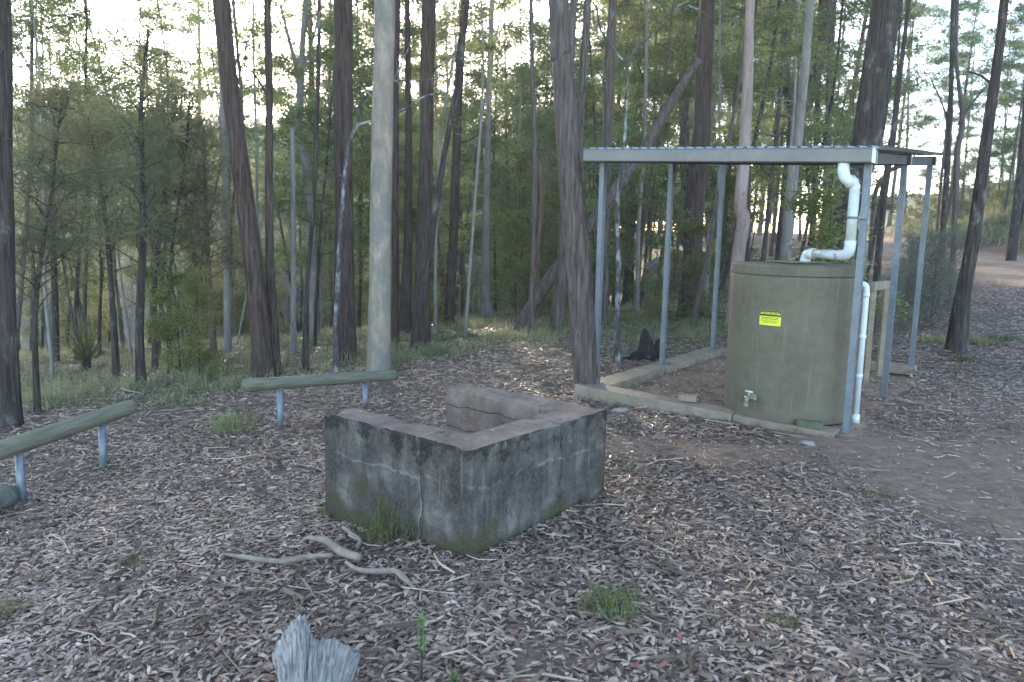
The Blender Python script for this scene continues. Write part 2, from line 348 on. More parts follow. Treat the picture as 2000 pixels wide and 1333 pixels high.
# ------------------------------------------------------------------ the ground, one sheet
def sgrid(lo, hi, n, c, k):                # dense near c
    t = np.linspace(math.asinh((lo-c)*k), math.asinh((hi-c)*k), n); return c+np.sinh(t)/k
gx = sgrid(-320, 320, 520, 1.0, .45); gy = sgrid(-12, 420, 560, 5.0, .35)
XX, YY = np.meshgrid(gx, gy)
def in_frame(x, y):                        # soil pad inside the sleeper frame, u,v coordinates
    A = np.array([.85, 7.78]); U = np.array([1.95, -1.41]); V = np.array([1.84, 2.62]); det = U[0]*V[1]-U[1]*V[0]
    dx, dy = x-A[0], y-A[1]
    return (dx*V[1]-dy*V[0])/det, (U[0]*dy-U[1]*dx)/det
uu, vv = in_frame(XX, YY); pad = sstep(-.06, -.02, uu)*sstep(1.06, 1.02, uu)*sstep(-.05, -.01, vv)*sstep(1.05, 1.01, vv)
def masks(x, y):
    rd = road_d(x, y); n = fbm(x*.8, y*.8)
    road = (1-sstep(1.5, 2.3, np.abs(rd)+(n-.5)*1.2))*sstep(9, 13, y)
    patch = lambda cx, cy, rx, ry: np.clip(1.4-np.hypot((x-cx)/rx, (y-cy)/ry)+(fbm(x*1.3, y*1.3)-.5)*1.2, 0, 1)
    dirt = np.maximum(patch(1.6, 5.85, 1.5, .45), patch(4.9, 6.9, 1.7, .9))
    dirt = np.maximum(dirt, sstep(1.7, 2.7, x-.12*(y-3)+(n-.5)*1.5)*sstep(7.4, 6.0, y)*.97)
    dirt = np.maximum(dirt, patch(6.8, 7.6, 2.2, .9))
    dirt = np.maximum(dirt, (1-sstep(2.0, 4.0, np.abs(rd)+(n-.5)*2))*sstep(9, 13, y)*.8)
    c = crest(np.minimum(x, 6)); t = x/np.maximum(y, 1)
    g = sstep(c-1.2, c+.3, y+(n-.5)*2.4)*(1-sstep(.26, .36, t))
    g = np.maximum(g, .9*sstep(10.2, 12.0, y+(n-.5)*3)*sstep(.08, .14, t)*(1-sstep(.24, .32, t))*(1-sstep(20, 26, y)))
    g = np.maximum(g, sstep(2.6, 3.4, rd+(n-.5)*1.0)*sstep(12, 20, y))
    return road, dirt, np.clip(g, 0, 1)
rm, dm, gm = masks(XX, YY)
ZZ = hz(XX, YY); ZZ = ZZ*(1-pad)+(.03+(fbm(XX*3, YY*3)-.5)*.04)*pad
dm = np.maximum(dm, pad); rm = np.maximum(rm, pad*.8*sstep(.35, .6, fbm(XX*2.2, YY*2.2)+.1))
ny, nx = XX.shape; idx = np.arange(nx*ny).reshape(ny, nx)
q = np.stack([idx[:-1, :-1], idx[:-1, 1:], idx[1:, 1:], idx[1:, :-1]], -1).reshape(-1)
me = mesh_np('ground', np.stack([XX, YY, ZZ], -1).reshape(-1, 3), q, np.arange(0, len(q), 4), M['ground'],
             {'road': ('POINT', rm.ravel()), 'dirt': ('POINT', dm.ravel()), 'grassy': ('POINT', gm.ravel())}, True)
tag(link(bpy.data.objects.new('ground', me)), kind='structure')

# ------------------------------------------------------------------ concrete fireplace
def fireplace():
    C0 = at(920, 880, .55); Rr = at(1172, 797, .55); L = at(645, 803, .55)
    u = Vector((Rr-C0)[:2].tolist()+[0]); v = Vector((L-C0)[:2].tolist()+[0]); lu, lv = u.length, v.length; u.normalize(); v.normalize()
    root = bpy.data.objects.new('concrete_fireplace', None)
    T = .215; n = 0
    out = [(0, 0), (lu, 0), (lu, lv), (lu-T, lv), (lu-T, T), (T, T), (T, lv), (0, lv)]
    zb, zt = -.32, .55
    bm = bmesh.new()
    bot = [bm.verts.new((x, y, zb)) for x, y in out]; top = [bm.verts.new((x, y, zt)) for x, y in out]
    side = []
    for i in range(8):
        f = bm.faces.new((bot[i], bot[(i+1) % 8], top[(i+1) % 8], top[i])); f.material_index = 0 if i in (0, 1, 7) else 1
    # top in convex pieces
    a = [bm.verts.new((x, y, zt)) for x, y in ()]
    bm.faces.new((top[0], top[1], top[4], top[5])).material_index = 1
    bm.faces.new((top[1], top[2], top[3], top[4])).material_index = 1
    bm.faces.new((top[0], top[5], top[6], top[7])).material_index = 1
    bmesh.ops.bevel(bm, geom=[e for e in bm.edges if e.calc_length() > .1 and (abs(e.verts[0].co.z-zb) > .01 or abs(e.verts[1].co.z-zb) > .01) and len(e.link_faces) == 2 and e.calc_face_angle(0) > .3], offset=.014, segments=2, affect='EDGES')
    for _ in range(5):
        bmesh.ops.subdivide_edges(bm, edges=[e for e in bm.edges if e.calc_length() > .035], cuts=1, use_grid_fill=True)
    bmesh.ops.triangulate(bm, faces=[f for f in bm.faces if len(f.verts) > 4])
    bm.normal_update()
    for vt in bm.verts:
        p = vt.co.copy(); nrm = vt.normal.copy()
        h = mnoise.fractal(p*7, 1, 2, 4)*.004+mnoise.noise(p*38)*.0016
        edge = zt-p.z < .05
        if edge:
            cch = mnoise.noise(Vector((p.x*9, p.y*9, 3.3)))
            if cch > .12 and zt-p.z < .02: vt.co.z -= (cch-.12)*.055
        vt.co += nrm*h
    me = bpy.data.meshes.new('concrete_wall')
    bm.to_mesh(me); bm.free(); me.materials.append(M['conc_out']); me.materials.append(M['conc_in'])
    for p in me.polygons: p.use_smooth = True
    o = bpy.data.objects.new('concrete_fireplace', me); link(o)
    o.matrix_world = Matrix(((u.x, v.x, 0, C0[0]), (u.y, v.y, 0, C0[1]), (0, 0, 1, 0), (0, 0, 0, 1)))
    tag(o, 'open three-sided concrete fireplace of blackened mossy walls in the clearing', 'fireplace')
    return C0, u, v, lu, lv, T
FC, FU, FV, FLU, FLV, FT = fireplace()
def in_fire(x, y, m=0.0):
    dx, dy = x-FC[0], y-FC[1]; det = FU.x*FV.y-FU.y*FV.x
    a = (dx*FV.y-dy*FV.x)/det; b_ = (FU.x*dy-FU.y*dx)/det
    solid = (a > -m) & (a < FLU+m) & (b_ > -m) & (b_ < FLV+m)
    hole = (a > FT-m) & (a < FLU-FT+m) & (b_ > FT-m)
    return solid & ~hole

# ------------------------------------------------------------------ shelter over the tank
A3 = Vector((.85, 7.78, 0)); U3 = Vector((1.95, -1.41, 0)); V3 = Vector((1.84, 2.62, 0))
un, vn3 = U3.normalized(), V3.normalized(); Zv = Vector((0, 0, 1)); LU, LV = U3.length, V3.length
def S(u, v, z): return A3+un*u+vn3*v+Zv*z        # metres along the frame
def topz(u, v): return 2.296-.085*u/LU+.225*v/LV
sh = empty('steel_shelter', A3, label='open steel shelter with corrugated roof on six thin posts over the olive water tank', cat='shelter')
sh_off = A3.copy()
class SB(MB):
    def build(s, name, mats, parent=None):
        s.v = [(x-sh_off.x, y-sh_off.y, z-sh_off.z) for x, y, z in s.v]; return super().build(name, mats, parent)
def seg(mbx, p, q, wd, ht, up=Zv, bev=.004, mi=0):
    d = (q-p); L = d.length; d.normalize(); s_ = d.cross(up).normalized(); t_ = s_.cross(d)
    mbx.box((p+q)/2, (L, wd, ht), (d, s_, t_), bev, mi)
for side in (0, 1):
    for k in range(3):
        u = side*LU; v = k*LV/2; p = S(u, v, 0)
        zb = .112 if side == 0 else gz(p.x, p.y)-.05
        zt_ = topz(u, v)-.002
        mb = SB(); w_, t_ = .050, .003
        # folded C-section: web and two flanges with lips
        c = S(u, v, (zb+zt_)/2); h = zt_-zb
        mb.box(c-vn3*.0265, (w_, t_, h), (un, vn3, Zv)); mb.box(c-un*.0255, (t_, .049, h), (un, vn3, Zv)); mb.box(c+un*.0255, (t_, .049, h), (un, vn3, Zv))
        mb.box(c-un*.019+vn3*.026, (.014, t_, h), (un, vn3, Zv)); mb.box(c+un*.019+vn3*.026, (.014, t_, h), (un, vn3, Zv))
        po = mb.build('post', M['galv'], sh)
        if side == 0:
            b_ = SB(); b_.box(S(u+.075, v, .118), (.08, .06, .006), (un, vn3, Zv), .001); b_.box(S(u+.037, v, .145), (.005, .06, .05), (un, vn3, Zv), .001)
            b_.tube([S(u+.085, v, .118), S(u+.085, v, .136)], .011, 6); br = b_.build('post_bracket', M['galv'], po)
# roof frame
mb = SB(); seg(mb, S(-.06, .0, topz(0, 0)+.05), S(LU+.05, .0, topz(LU, 0)+.05), .05, .10); mb.build('purlin', M['rust'], sh)
mb = SB(); seg(mb, S(-.04, LV, topz(0, LV)+.05), S(LU+.05, LV, topz(LU, LV)+.05), .05, .10); mb.build('purlin', M['rust'], sh)
mb = SB(); seg(mb, S(-.04, LV/2, topz(0, LV/2)+.05), S(LU+.05, LV/2, topz(LU, LV/2)+.05), .05, .10); mb.build('purlin', M['rust'], sh)
for u in (-.0, LU):
    mb = SB(); seg(mb, S(u, .027, topz(u, 0)+.045), S(u, LV/2-.027, topz(u, LV/2)+.045), .045, .085); seg(mb, S(u, LV/2+.027, topz(u, LV/2)+.045), S(u, LV-.027, topz(u, LV)+.045), .045, .085); mb.build('rafter', M['rust'], sh)
# corrugated sheet
vs = []; fs = []; nu = 28*12; u0_, u1_ = -.10, LU+.12; v0_, v1_ = -.13, LV+.22; nvv = 2
cols = []
for i in range(nu+1):
    u = u0_+(u1_-u0_)*i/nu; zc = .015*math.cos(2*math.pi*u/.09)
    for v in (v0_, v1_): 
        z = topz(u, v)+.128+zc; vs.append(S(u, v, z)); vs.append(S(u, v, z-.0012))
for i in range(nu):
    a = i*4; b_ = a+4
    fs += [(a, b_, b_+2, a+2), (a+1, a+3, b_+3, b_+1), (a, a+1, b_+1, b_), (a+2, b_+2, b_+3, a+3)]
mb = SB(); mb.add(vs, fs, 0, True); mb.build('roof_sheet', M['roofsheet'], sh)
# right-hand barge flashing sagging edge and purlin end caps
for v in (0.0, LV/2, LV): mb = SB(); mb.box(S(LU+.055, v, topz(LU, v)+.05), (.008, .055, .104), (un, vn3, Zv), .001); mb.build('end_cap', M['galv'], sh)
# gutter: swept channel profile
prof = [(0, .0), (0, -.008), (-.012, -.008), (-.012, -.10), (-.004, -.108), (.095, -.108), (.10, -.10), (.10, .0), (.097, .0), (.097, -.098), (-.008, -.102), (-.008, 0.0)]
gu = SB(); g0, g1 = -.115, LU+.06; ring = []
for u in (g0, g1):
    for dv, dz in prof: gu.v.append(tuple(S(u, -.175+dv*1.0, topz(u, 0)+.105+dz)))
n_ = len(prof)
for j in range(n_): gu.f.append((j, (j+1) % n_, n_+(j+1) % n_, n_+j)); gu.m.append(0); gu.sm.append(False)
gt = gu.build('gutter', M['gutter'], sh)
for u in (g0, g1):
    mb = SB(); mb.box(S(u, -.13, topz(u, 0)+.055), (.006, .118, .116), (un, vn3, Zv), .002); mb.build('gutter_end', M['gutter'] if u == g0 else M['pvc'], gt)
mb = SB(); seg(mb, S(g0, -.183, topz(g0, 0)+.109), S(g1, -.183, topz(g1, 0)+.109), .016, .009, bev=.003); mb.build('gutter_lip', M['galv'], gt)
mb = SB(); mb.box(S(1.30, -.1895, topz(1.3, 0)+.052), (.05, .004, .104), (un, vn3, Zv), .001); mb.build('gutter_joint', M['gutter'], gt)
# sleepers
def sleeper(u0, v0, u1, v1, wd, zt_, th, zt2=None):
    mb = SB(); zt2 = zt_ if zt2 is None else zt2
    p, q_ = S(u0, v0, zt_-th/2), S(u1, v1, zt2-th/2)
    seg(mb, p, q_, wd, th, bev=.008); return mb.build('sleeper', M['sleeper'], sh)
sleeper(-.11, -.115, 1.50, -.115, .23, .122, .135, .078); sleeper(1.51, -.11, LU-.05, -.11, .22, .070, .12, .048)
sleeper(.02, .0, .02, 1.35, .26, .112, .10); sleeper(.02, 1.358, .02, LV+.15, .26, .110, .10)
sleeper(.105, LV+.05, LU+.05, LV+.05, .2, .110, .10, .16)
mb = SB(); mb.box(S(.07, -.10, -.04), (.26, .16, .19), (un, vn3, Zv), .01); mb.build('support_block', M['sleeper'], sh)
mb = SB(); mb.box(S(1.02, -.12, -.06), (.24, .16, .11), (un, vn3, Zv), .01); mb.build('support_block', M['sleeper'], sh)
mb = SB(); mb.box(S(1.9, -.12, -.11), (.3, .16, .12), (un, vn3, Zv), .01); mb.build('support_block', M['sleeper'], sh)
def bend(P, r=.07, k=6):                   # polyline with rounded corners
    P = [Vector(p) for p in P]; out = [P[0]]
    for i in range(1, len(P)-1):
        a, b_, c = P[i-1], P[i], P[i+1]; d1 = (a-b_).normalized(); d2 = (c-b_).normalized()
        s_, e = b_+d1*r, b_+d2*r
        for j in range(k+1):
            t = j/k; out.append(s_*(1-t)**2+b_*2*t*(1-t)+e*t*t)
    out.append(P[-1]); return out
# downpipe from gutter into the tank
TC = Vector(at(1534, 800, .14).tolist()); 
_f = at(1533, 830, .05); _d = Vector((_f[0], _f[1], 0)).normalized(); TR = .55
TC = Vector((_f[0], _f[1], 0))+_d*TR
TB, TT = .05, 1.385
dpx = LU-.078
o0 = S(dpx-.08, -.125, topz(LU, 0)); o1 = S(dpx-.08, -.125, topz(LU, 0)-.115); o2 = S(dpx-.0, -.055, topz(LU, 0)-.155)
d1 = S(dpx, -.05, 2.0); d2 = S(dpx, -.05, TT+.10)
hp = TC+Vector((.055, -.05, 0)); hp = Vector((hp.x, hp.y, TT+.10))
mb = SB(); mb.tube(bend([o0+Zv*.02, o1, o2, ], .07), .045, 14); mb.tube(bend([o1+(o2-o1)*.55, o2, d1+Zv*.02], .05), .043, 14)
dp = mb.build('downpipe', M['pvc'], sh)
mb = SB(); mb.tube([o1+(o2-o1)*.5, o1+(o2-o1)*.72], .054, 14); mb.build('pipe_socket', M['pvcdirt'], dp)
mb = SB(); mb.tube([d1+Zv*.05, d2+Zv*.08], .040, 14); mb.build('pipe_length', M['pvcdirt'], dp)
mb = SB(); mb.tube(bend([d2+Zv*.12, d2, d2+(hp-d2).normalized()*.14], .085), .045, 14); mb.build('pipe_elbow', M['pvc'], dp)
mb = SB(); mb.tube([d2+(hp-d2).normalized()*.12, hp-(hp-d2).normalized()*.10], .040, 14); mb.build('pipe_length', M['pvcdirt'], dp)
mb = SB(); mb.tube(bend([hp-(hp-d2).normalized()*.13, hp, hp-Zv*.14], .085), .045, 14); mb.build('pipe_elbow', M['pvc'], dp)
for z in (1.78,):
    mb = SB(); mb.tube([S(dpx, -.05, z), S(dpx, -.05, z+.018)], .049, 14); mb.box(S(dpx+.06, -.04, z+.009), (.09, .05, .018), (un, vn3, Zv), .001); mb.build('pipe_clamp', M['galv'], dp)

# ------------------------------------------------------------------ water tank
tk = empty('water_tank', (TC.x, TC.y, TB), label='round olive green concrete water tank with yellow warning sign under the steel shelter', cat='water tank')
def lathe(prof, n=72):
    vs = []; fs = []
    for r, z in prof:
        for j in range(n): t = 2*math.pi*j/n; vs.append((r*math.cos(t), r*math.sin(t), z))
    for i in range(len(prof)-1):
        for j in range(n): k = (j+1) % n; fs.append((i*n+j, i*n+k, (i+1)*n+k, (i+1)*n+j))
    fs.append(tuple(range(n))[::-1]); fs.append(tuple((len(prof)-1)*n+j for j in range(n))); return vs, fs
HT = TT-TB
vs, fs = lathe([(TR-.01, 0), (TR, .02)]+[(TR+.002*math.sin(i*2.1), .02+(HT-.13)*i/12) for i in range(1, 13)]+[(TR-.004, HT-.085)])
mb = MB(); mb.add(vs, fs, 0, True); mb.build('tank_body', M['tank'], tk)
vs, fs = lathe([(TR-.006, HT-.082), (TR+.006, HT-.080), (TR+.007, HT-.008), (TR+.003, HT-.002), (TR-.02, HT), (.05, HT+.012)], 144)
mb = MB(); mb.add(vs, fs, 0, False); lid = mb.build('tank_lid', [M['tank'], M['lid']], tk)
for p in lid.data.polygons:
    if p.normal.z > .8: p.material_index = 1
hv = hp-Vector((TC.x, TC.y, TB))
mb = MB(); mb.box((hv.x-.05, hv.y+.03, HT+.022), (.42, .34, .012), (Vector((.95, .3, 0)), Vector((-.3, .95, 0)), Zv+Vector((0.03, .03, 0))), .003); mb.build('inlet_plate', M['lid'], lid)
view = math.atan2(-TC.y, -TC.x)            # direction of the tank face that looks at the camera
def onface(ang, z, off=0.0): t = view+ang; return Vector(((TR+off)*math.cos(t), (TR+off)*math.sin(t), z))
def px_ang(px): # angle on face from pixel offset to the centre line
    return math.asin(max(-.98, min(.98, (px-1540)/(125.0))))
# tap
ta = px_ang(1478); tz = .20
p0 = onface(ta, tz, -.01); nr = Vector((math.cos(view+ta), math.sin(view+ta), 0)); tg = Vector((-nr.y, nr.x, 0))
mb = MB(); mb.tube([p0, p0+nr*.06], .020, 10); mb.tube(bend([p0+nr*.05, p0+nr*.11, p0+nr*.115-Zv*.055], .02), .017, 10); mb.tube([p0+nr*.08, p0+nr*.08+Zv*.05], .013, 10)
mb.tube([p0+nr*.114-Zv*.04, p0+nr*.116-Zv*.075], .022, 10); mb.tube([p0+nr*.075-tg*.045, p0+nr*.075+tg*.05], .012, 8); mb.tube([p0+nr*.0-Zv*0, p0+nr*.025], .034, 12)
mb.tube([p0+nr*.075+tg*.05, p0+nr*.075+tg*.07], .02, 8)
tap = mb.build('tap', M['brass'], tk)
mb = MB(); mb.tube([p0+nr*.08-tg*.035+Zv*.055, p0+nr*.08+tg*.035+Zv*.055], .009, 8); mb.tube([p0+nr*.08+Zv*.05, p0+nr*.08+Zv*.062], .012, 8); mb.build('tap_handle', M['pvcdirt'], tap)
# warning sign, bent round the tank
sa = px_ang(1499.5); szc = .895; sw, shh = .182, .125; tilt = 0.0
def sgn(x, z, off): return onface(sa+x/TR, szc+z, off)
def patch(x0, x1, z0, z1, off, mbx, n=10, mi=0):
    vs = []; 
    for i in range(n+1):
        x = x0+(x1-x0)*i/n; vs += [sgn(x, z0, off), sgn(x, z1, off)]
    mbx.add(vs, [(2*i, 2*i+2, 2*i+3, 2*i+1) for i in range(n)], mi, False)
mb = MB(); n = 12; vs = []; fs = []
for i in range(n+1):
    x = -sw/2+sw*i/n; vs += [sgn(x, -shh/2, .004), sgn(x, shh/2, .004), sgn(x, shh/2, -.001), sgn(x, -shh/2, -.001)]
for i in range(n):
    for j in range(4): fs.append((4*i+j, 4*i+4+j, 4*i+4+(j+1) % 4, 4*i+(j+1) % 4))
fs += [(0, 1, 2, 3), (4*n+3, 4*n+2, 4*n+1, 4*n)]
mb.add(vs, fs, 0); sgo = mb.build('warning_sign', M['yellow'], tk)
mb = MB(); patch(-sw/2+.001, sw/2-.001, shh/2-.047, shh/2-.001, .0048, mb); mb.build('sign_header', M['black'], sgo)
cu = bpy.data.curves.new('txt', 'FONT'); cu.body = 'WARNING'; cu.size = .034; cu.align_x = 'CENTER'; cu.align_y = 'CENTER'; cu.offset = .0006; cu.resolution_u = 3
to = bpy.data.objects.new('txt', cu); COL.objects.link(to)
dg = bpy.context.evaluated_depsgraph_get(); tm = bpy.data.meshes.new_from_object(to.evaluated_get(dg)); bpy.data.objects.remove(to)
mb = MB(); mb.add([sgn(v.co.x*.93, v.co.y+shh/2-.024, .0056) for v in tm.vertices], [tuple(p.vertices) for p in tm.polygons])
for s_ in (-1, 1):                         # small triangle mark each side of the word
    cx_ = s_*.078; pts = [(-.008, -.008), (.008, -.008), (0, .009)]
    mb.add([sgn(cx_+a, shh/2-.024+b_, .0056) for a, b_ in pts], [(0, 1, 2)])
mb.build('sign_word', M['yellow'], sgo)
mb = MB(); rnd = random.Random(3)
for row, (z, h, x0, x1) in enumerate(((.003, .0055, -.077, .077), (-.008, .0055, -.074, .072), (-.021, .0032, -.08, .08), (-.030, .0032, -.062, .062), (-.039, .0032, -.058, .058))):
    x = x0
    while x < x1-.006:
        L = min(rnd.uniform(.012, .03), x1-x); patch(x, x+L-.004, z-h/2, z+h/2, .0048, mb, 2); x += L
mb.build('sign_small_print', M['black'], sgo)
# overflow pipe
ob = at(1664, 826, .03); ob = Vector((ob[0], ob[1], 0)); ob = ob+(Vector((TC.x, TC.y, 0))-ob).normalized()*0.0
ob = Vector((TC.x, TC.y, 0))+(ob-Vector((TC.x, TC.y, 0))).normalized()*max((ob-Vector((TC.x, TC.y, 0))).length, TR+.04)
lo = ob-Vector((TC.x, TC.y, TB)); 
inn = Vector((0, 0, lo.z)).lerp(Vector((lo.x, lo.y, lo.z)), .8)
mb = MB(); mb.tube(bend([Vector((inn.x, inn.y, 1.19)), Vector((lo.x, lo.y, 1.19)), Vector((lo.x, lo.y, -.10))], .05), .027, 12)
for z in (1.08, .72, .38): mb.tube([Vector((lo.x, lo.y, z)), Vector((lo.x, lo.y, z+.035))], .031, 12)
op = mb.build('overflow_pipe', M['pvc'], tk)
mb = MB(); mb.tube([Vector((lo.x, lo.y, -.02)), Vector((lo.x, lo.y, .06))], .035, 12); mb.tube([Vector((lo.x, lo.y, -.13)), Vector((lo.x, lo.y, -.03))], .03, 12); mb.build('pipe_end_fitting', M['pvc'], op)
# wooden blocks lying on the sleepers
mossy = simple('mossy_timber', (.07, .075, .035), (.17, .165, .09), 14, rough=.9)
mb = MB(); mb.box((0, 0, .028), (.17, .11, .055), None, .006); o = mb.build('timber_block', M['sleeper']); o.location = S(1.02, -.06, .097); o.rotation_euler = (0, 0, -.35)
tag(o, 'small grey timber block on the front sleeper at the left foot of the water tank', 'timber block')
mb = MB(); mb.box((0, 0, .028), (.20, .10, .055), None, .006); o = mb.build('timber_block', mossy); q_ = S(LU-.26, -.15, .052); o.location = q_; o.rotation_euler = (.0, 0, -.5)
tag(o, 'mossy green timber block on the sleeper between the tank and the front right post', 'timber block')
# ------------------------------------------------------------------ log rails
def rail(label, posts, ends, dia, hgt):
    # posts: ground pixels, ends: pixels of the log's end centres
    B = [ground(*p) for p in posts]; B = [Vector(b) for b in B]
    r = empty('log_rail', (B[0]+B[-1])/2, label=label, cat='log rail', group='low log rails around the clearing'); off = Vector(r.location)
    E_ = [Vector(atd(px, py, d)) for px, py, d in ends]
    d = (E_[1]-E_[0]); L = d.length; d.normalize()
    mb = MB(); n = 26; pts = [Vector((-L/2+L*i/n, 0, 0)) for i in range(n+1)]
    rad = [dia/2*(1+.02*mnoise.noise(Vector((i*.5, dia, L)))) for i in range(n+1)]; rad[0] *= .93; rad[-1] *= .93
    mb.tube(pts, rad, 20, True, .04, L)
    lg = mb.build('log', [M['log'], M['logend']], r)
    for p in lg.data.polygons:
        if len(p.vertices) > 4: p.material_index = 1
    side = Vector((0, 0, 1)).cross(d).normalized(); up = d.cross(side)
    c = (E_[0]+E_[1])/2-off
    lg.matrix_local = Matrix(((d.x, side.x, up.x, c.x), (d.y, side.y, up.y, c.y), (d.z, side.z, up.z, c.z), (0, 0, 0, 1)))
    for b in B:
        t = ((b-E_[0]).dot(d)); top = E_[0]+d*t; zt_ = top.z-dia*.42
        b2 = Vector((top.x, top.y, b.z))
        mb = MB(); a = b2-off
        mb.tube([Vector((a.x, a.y, a.z-.15)), Vector((a.x, a.y, zt_-off.z))], .028, 12)
        mb.box((a.x, a.y, zt_-off.z), (.09, .09, .008), None, .002)
        mb.build('rail_post', M['galv'], r)
    return r
P1, P2 = ground(53, 978), ground(210, 915); P3, P4 = ground(542, 838), ground(711, 792)
h_ = lambda p: math.hypot(p[0], p[1])
def ext(pa, pb, xa, xb, xe):               # distance at pixel column xe along the line through two posts
    a, b_ = np.array(pa[:2]), np.array(pb[:2])
    d = ray(xe, 700)[:2]; A = np.array([d, -(b_-a)]).T
    return float(np.linalg.solve(A, a)[0]*np.hypot(*d))
rail('log rail at left edge running out of the frame on two steel posts', [(53, 978), (210, 915)], [(-120, 920, ext(P1, P2, 0, 0, -120)), (257, 795, ext(P1, P2, 0, 0, 257))], .125, .33)
rail('level log rail behind the concrete fireplace on two steel posts', [(542, 838), (711, 792)], [(477, 753, ext(P3, P4, 0, 0, 477)), (772, 733, ext(P3, P4, 0, 0, 772))], .115, .3)
# mossy log end at the left edge
e0 = Vector(ground(-60, 1020)); e1 = Vector(ground(22, 985))
mb = MB(); pts = [e0.lerp(e1, i/8)+Zv*.07 for i in range(9)]; mb.tube(pts, [.085]*8+[.07], 16, True, .12, 4.0); o = mb.build('fallen_log', M['rock'])
o.data.materials[0] = simple('mossy_log_bark', (.06, .065, .045), (.20, .20, .16), 9, rough=.95, bs=.9, bd=.02)
tag(o, 'dark mossy log end lying at the left edge below the log rail', 'log')

# stick helper for things lying on the ground
def lying(name, px, rads, m, label, cat, lift=.008, n=8, rough=.5, group=None):
    P = [Vector(ground(*p)) for p in px]; P = [p+Zv*(r*.8+lift) for p, r in zip(P, rads)]
    C = crom(P, 5); rr = np.interp(np.linspace(0, len(rads)-1, len(C)), range(len(rads)), rads)
    mb = MB(); mb.tube(C, list(rr), n, True, rough, px[0][0]*.1); o = mb.build(name, m)
    return tag(o, label, cat, group)
lying('fallen_stick', [(438, 1095), (475, 1103), (520, 1110), (555, 1112), (600, 1103), (650, 1098)], [.006, .013, .014, .015, .014, .011], M['stick'], 'long grey crooked stick with a pale broken end, on leaves left of the thick stick', 'stick', .03)
lying('fallen_stick', [(606, 1066), (640, 1075), (665, 1095), (703, 1108)], [.010, .019, .021, .019], M['stick'], 'thick pale brown stick lying on the leaves left of the concrete fireplace', 'stick', .035)
lying('fallen_stick', [(670, 1042), (688, 1058), (703, 1070), (697, 1084)], [.009, .012, .012, .008], M['stick'], 'short forked pale stick closest to the base of the concrete fireplace', 'stick', .03)
lying('fallen_stick', [(676, 1112), (700, 1128), (740, 1131), (772, 1132), (790, 1147), (812, 1165)], [.009, .013, .013, .015, .013, .005], M['stick'], 'wavy grey stick with hooked right end in front of the fireplace corner', 'stick', .03)
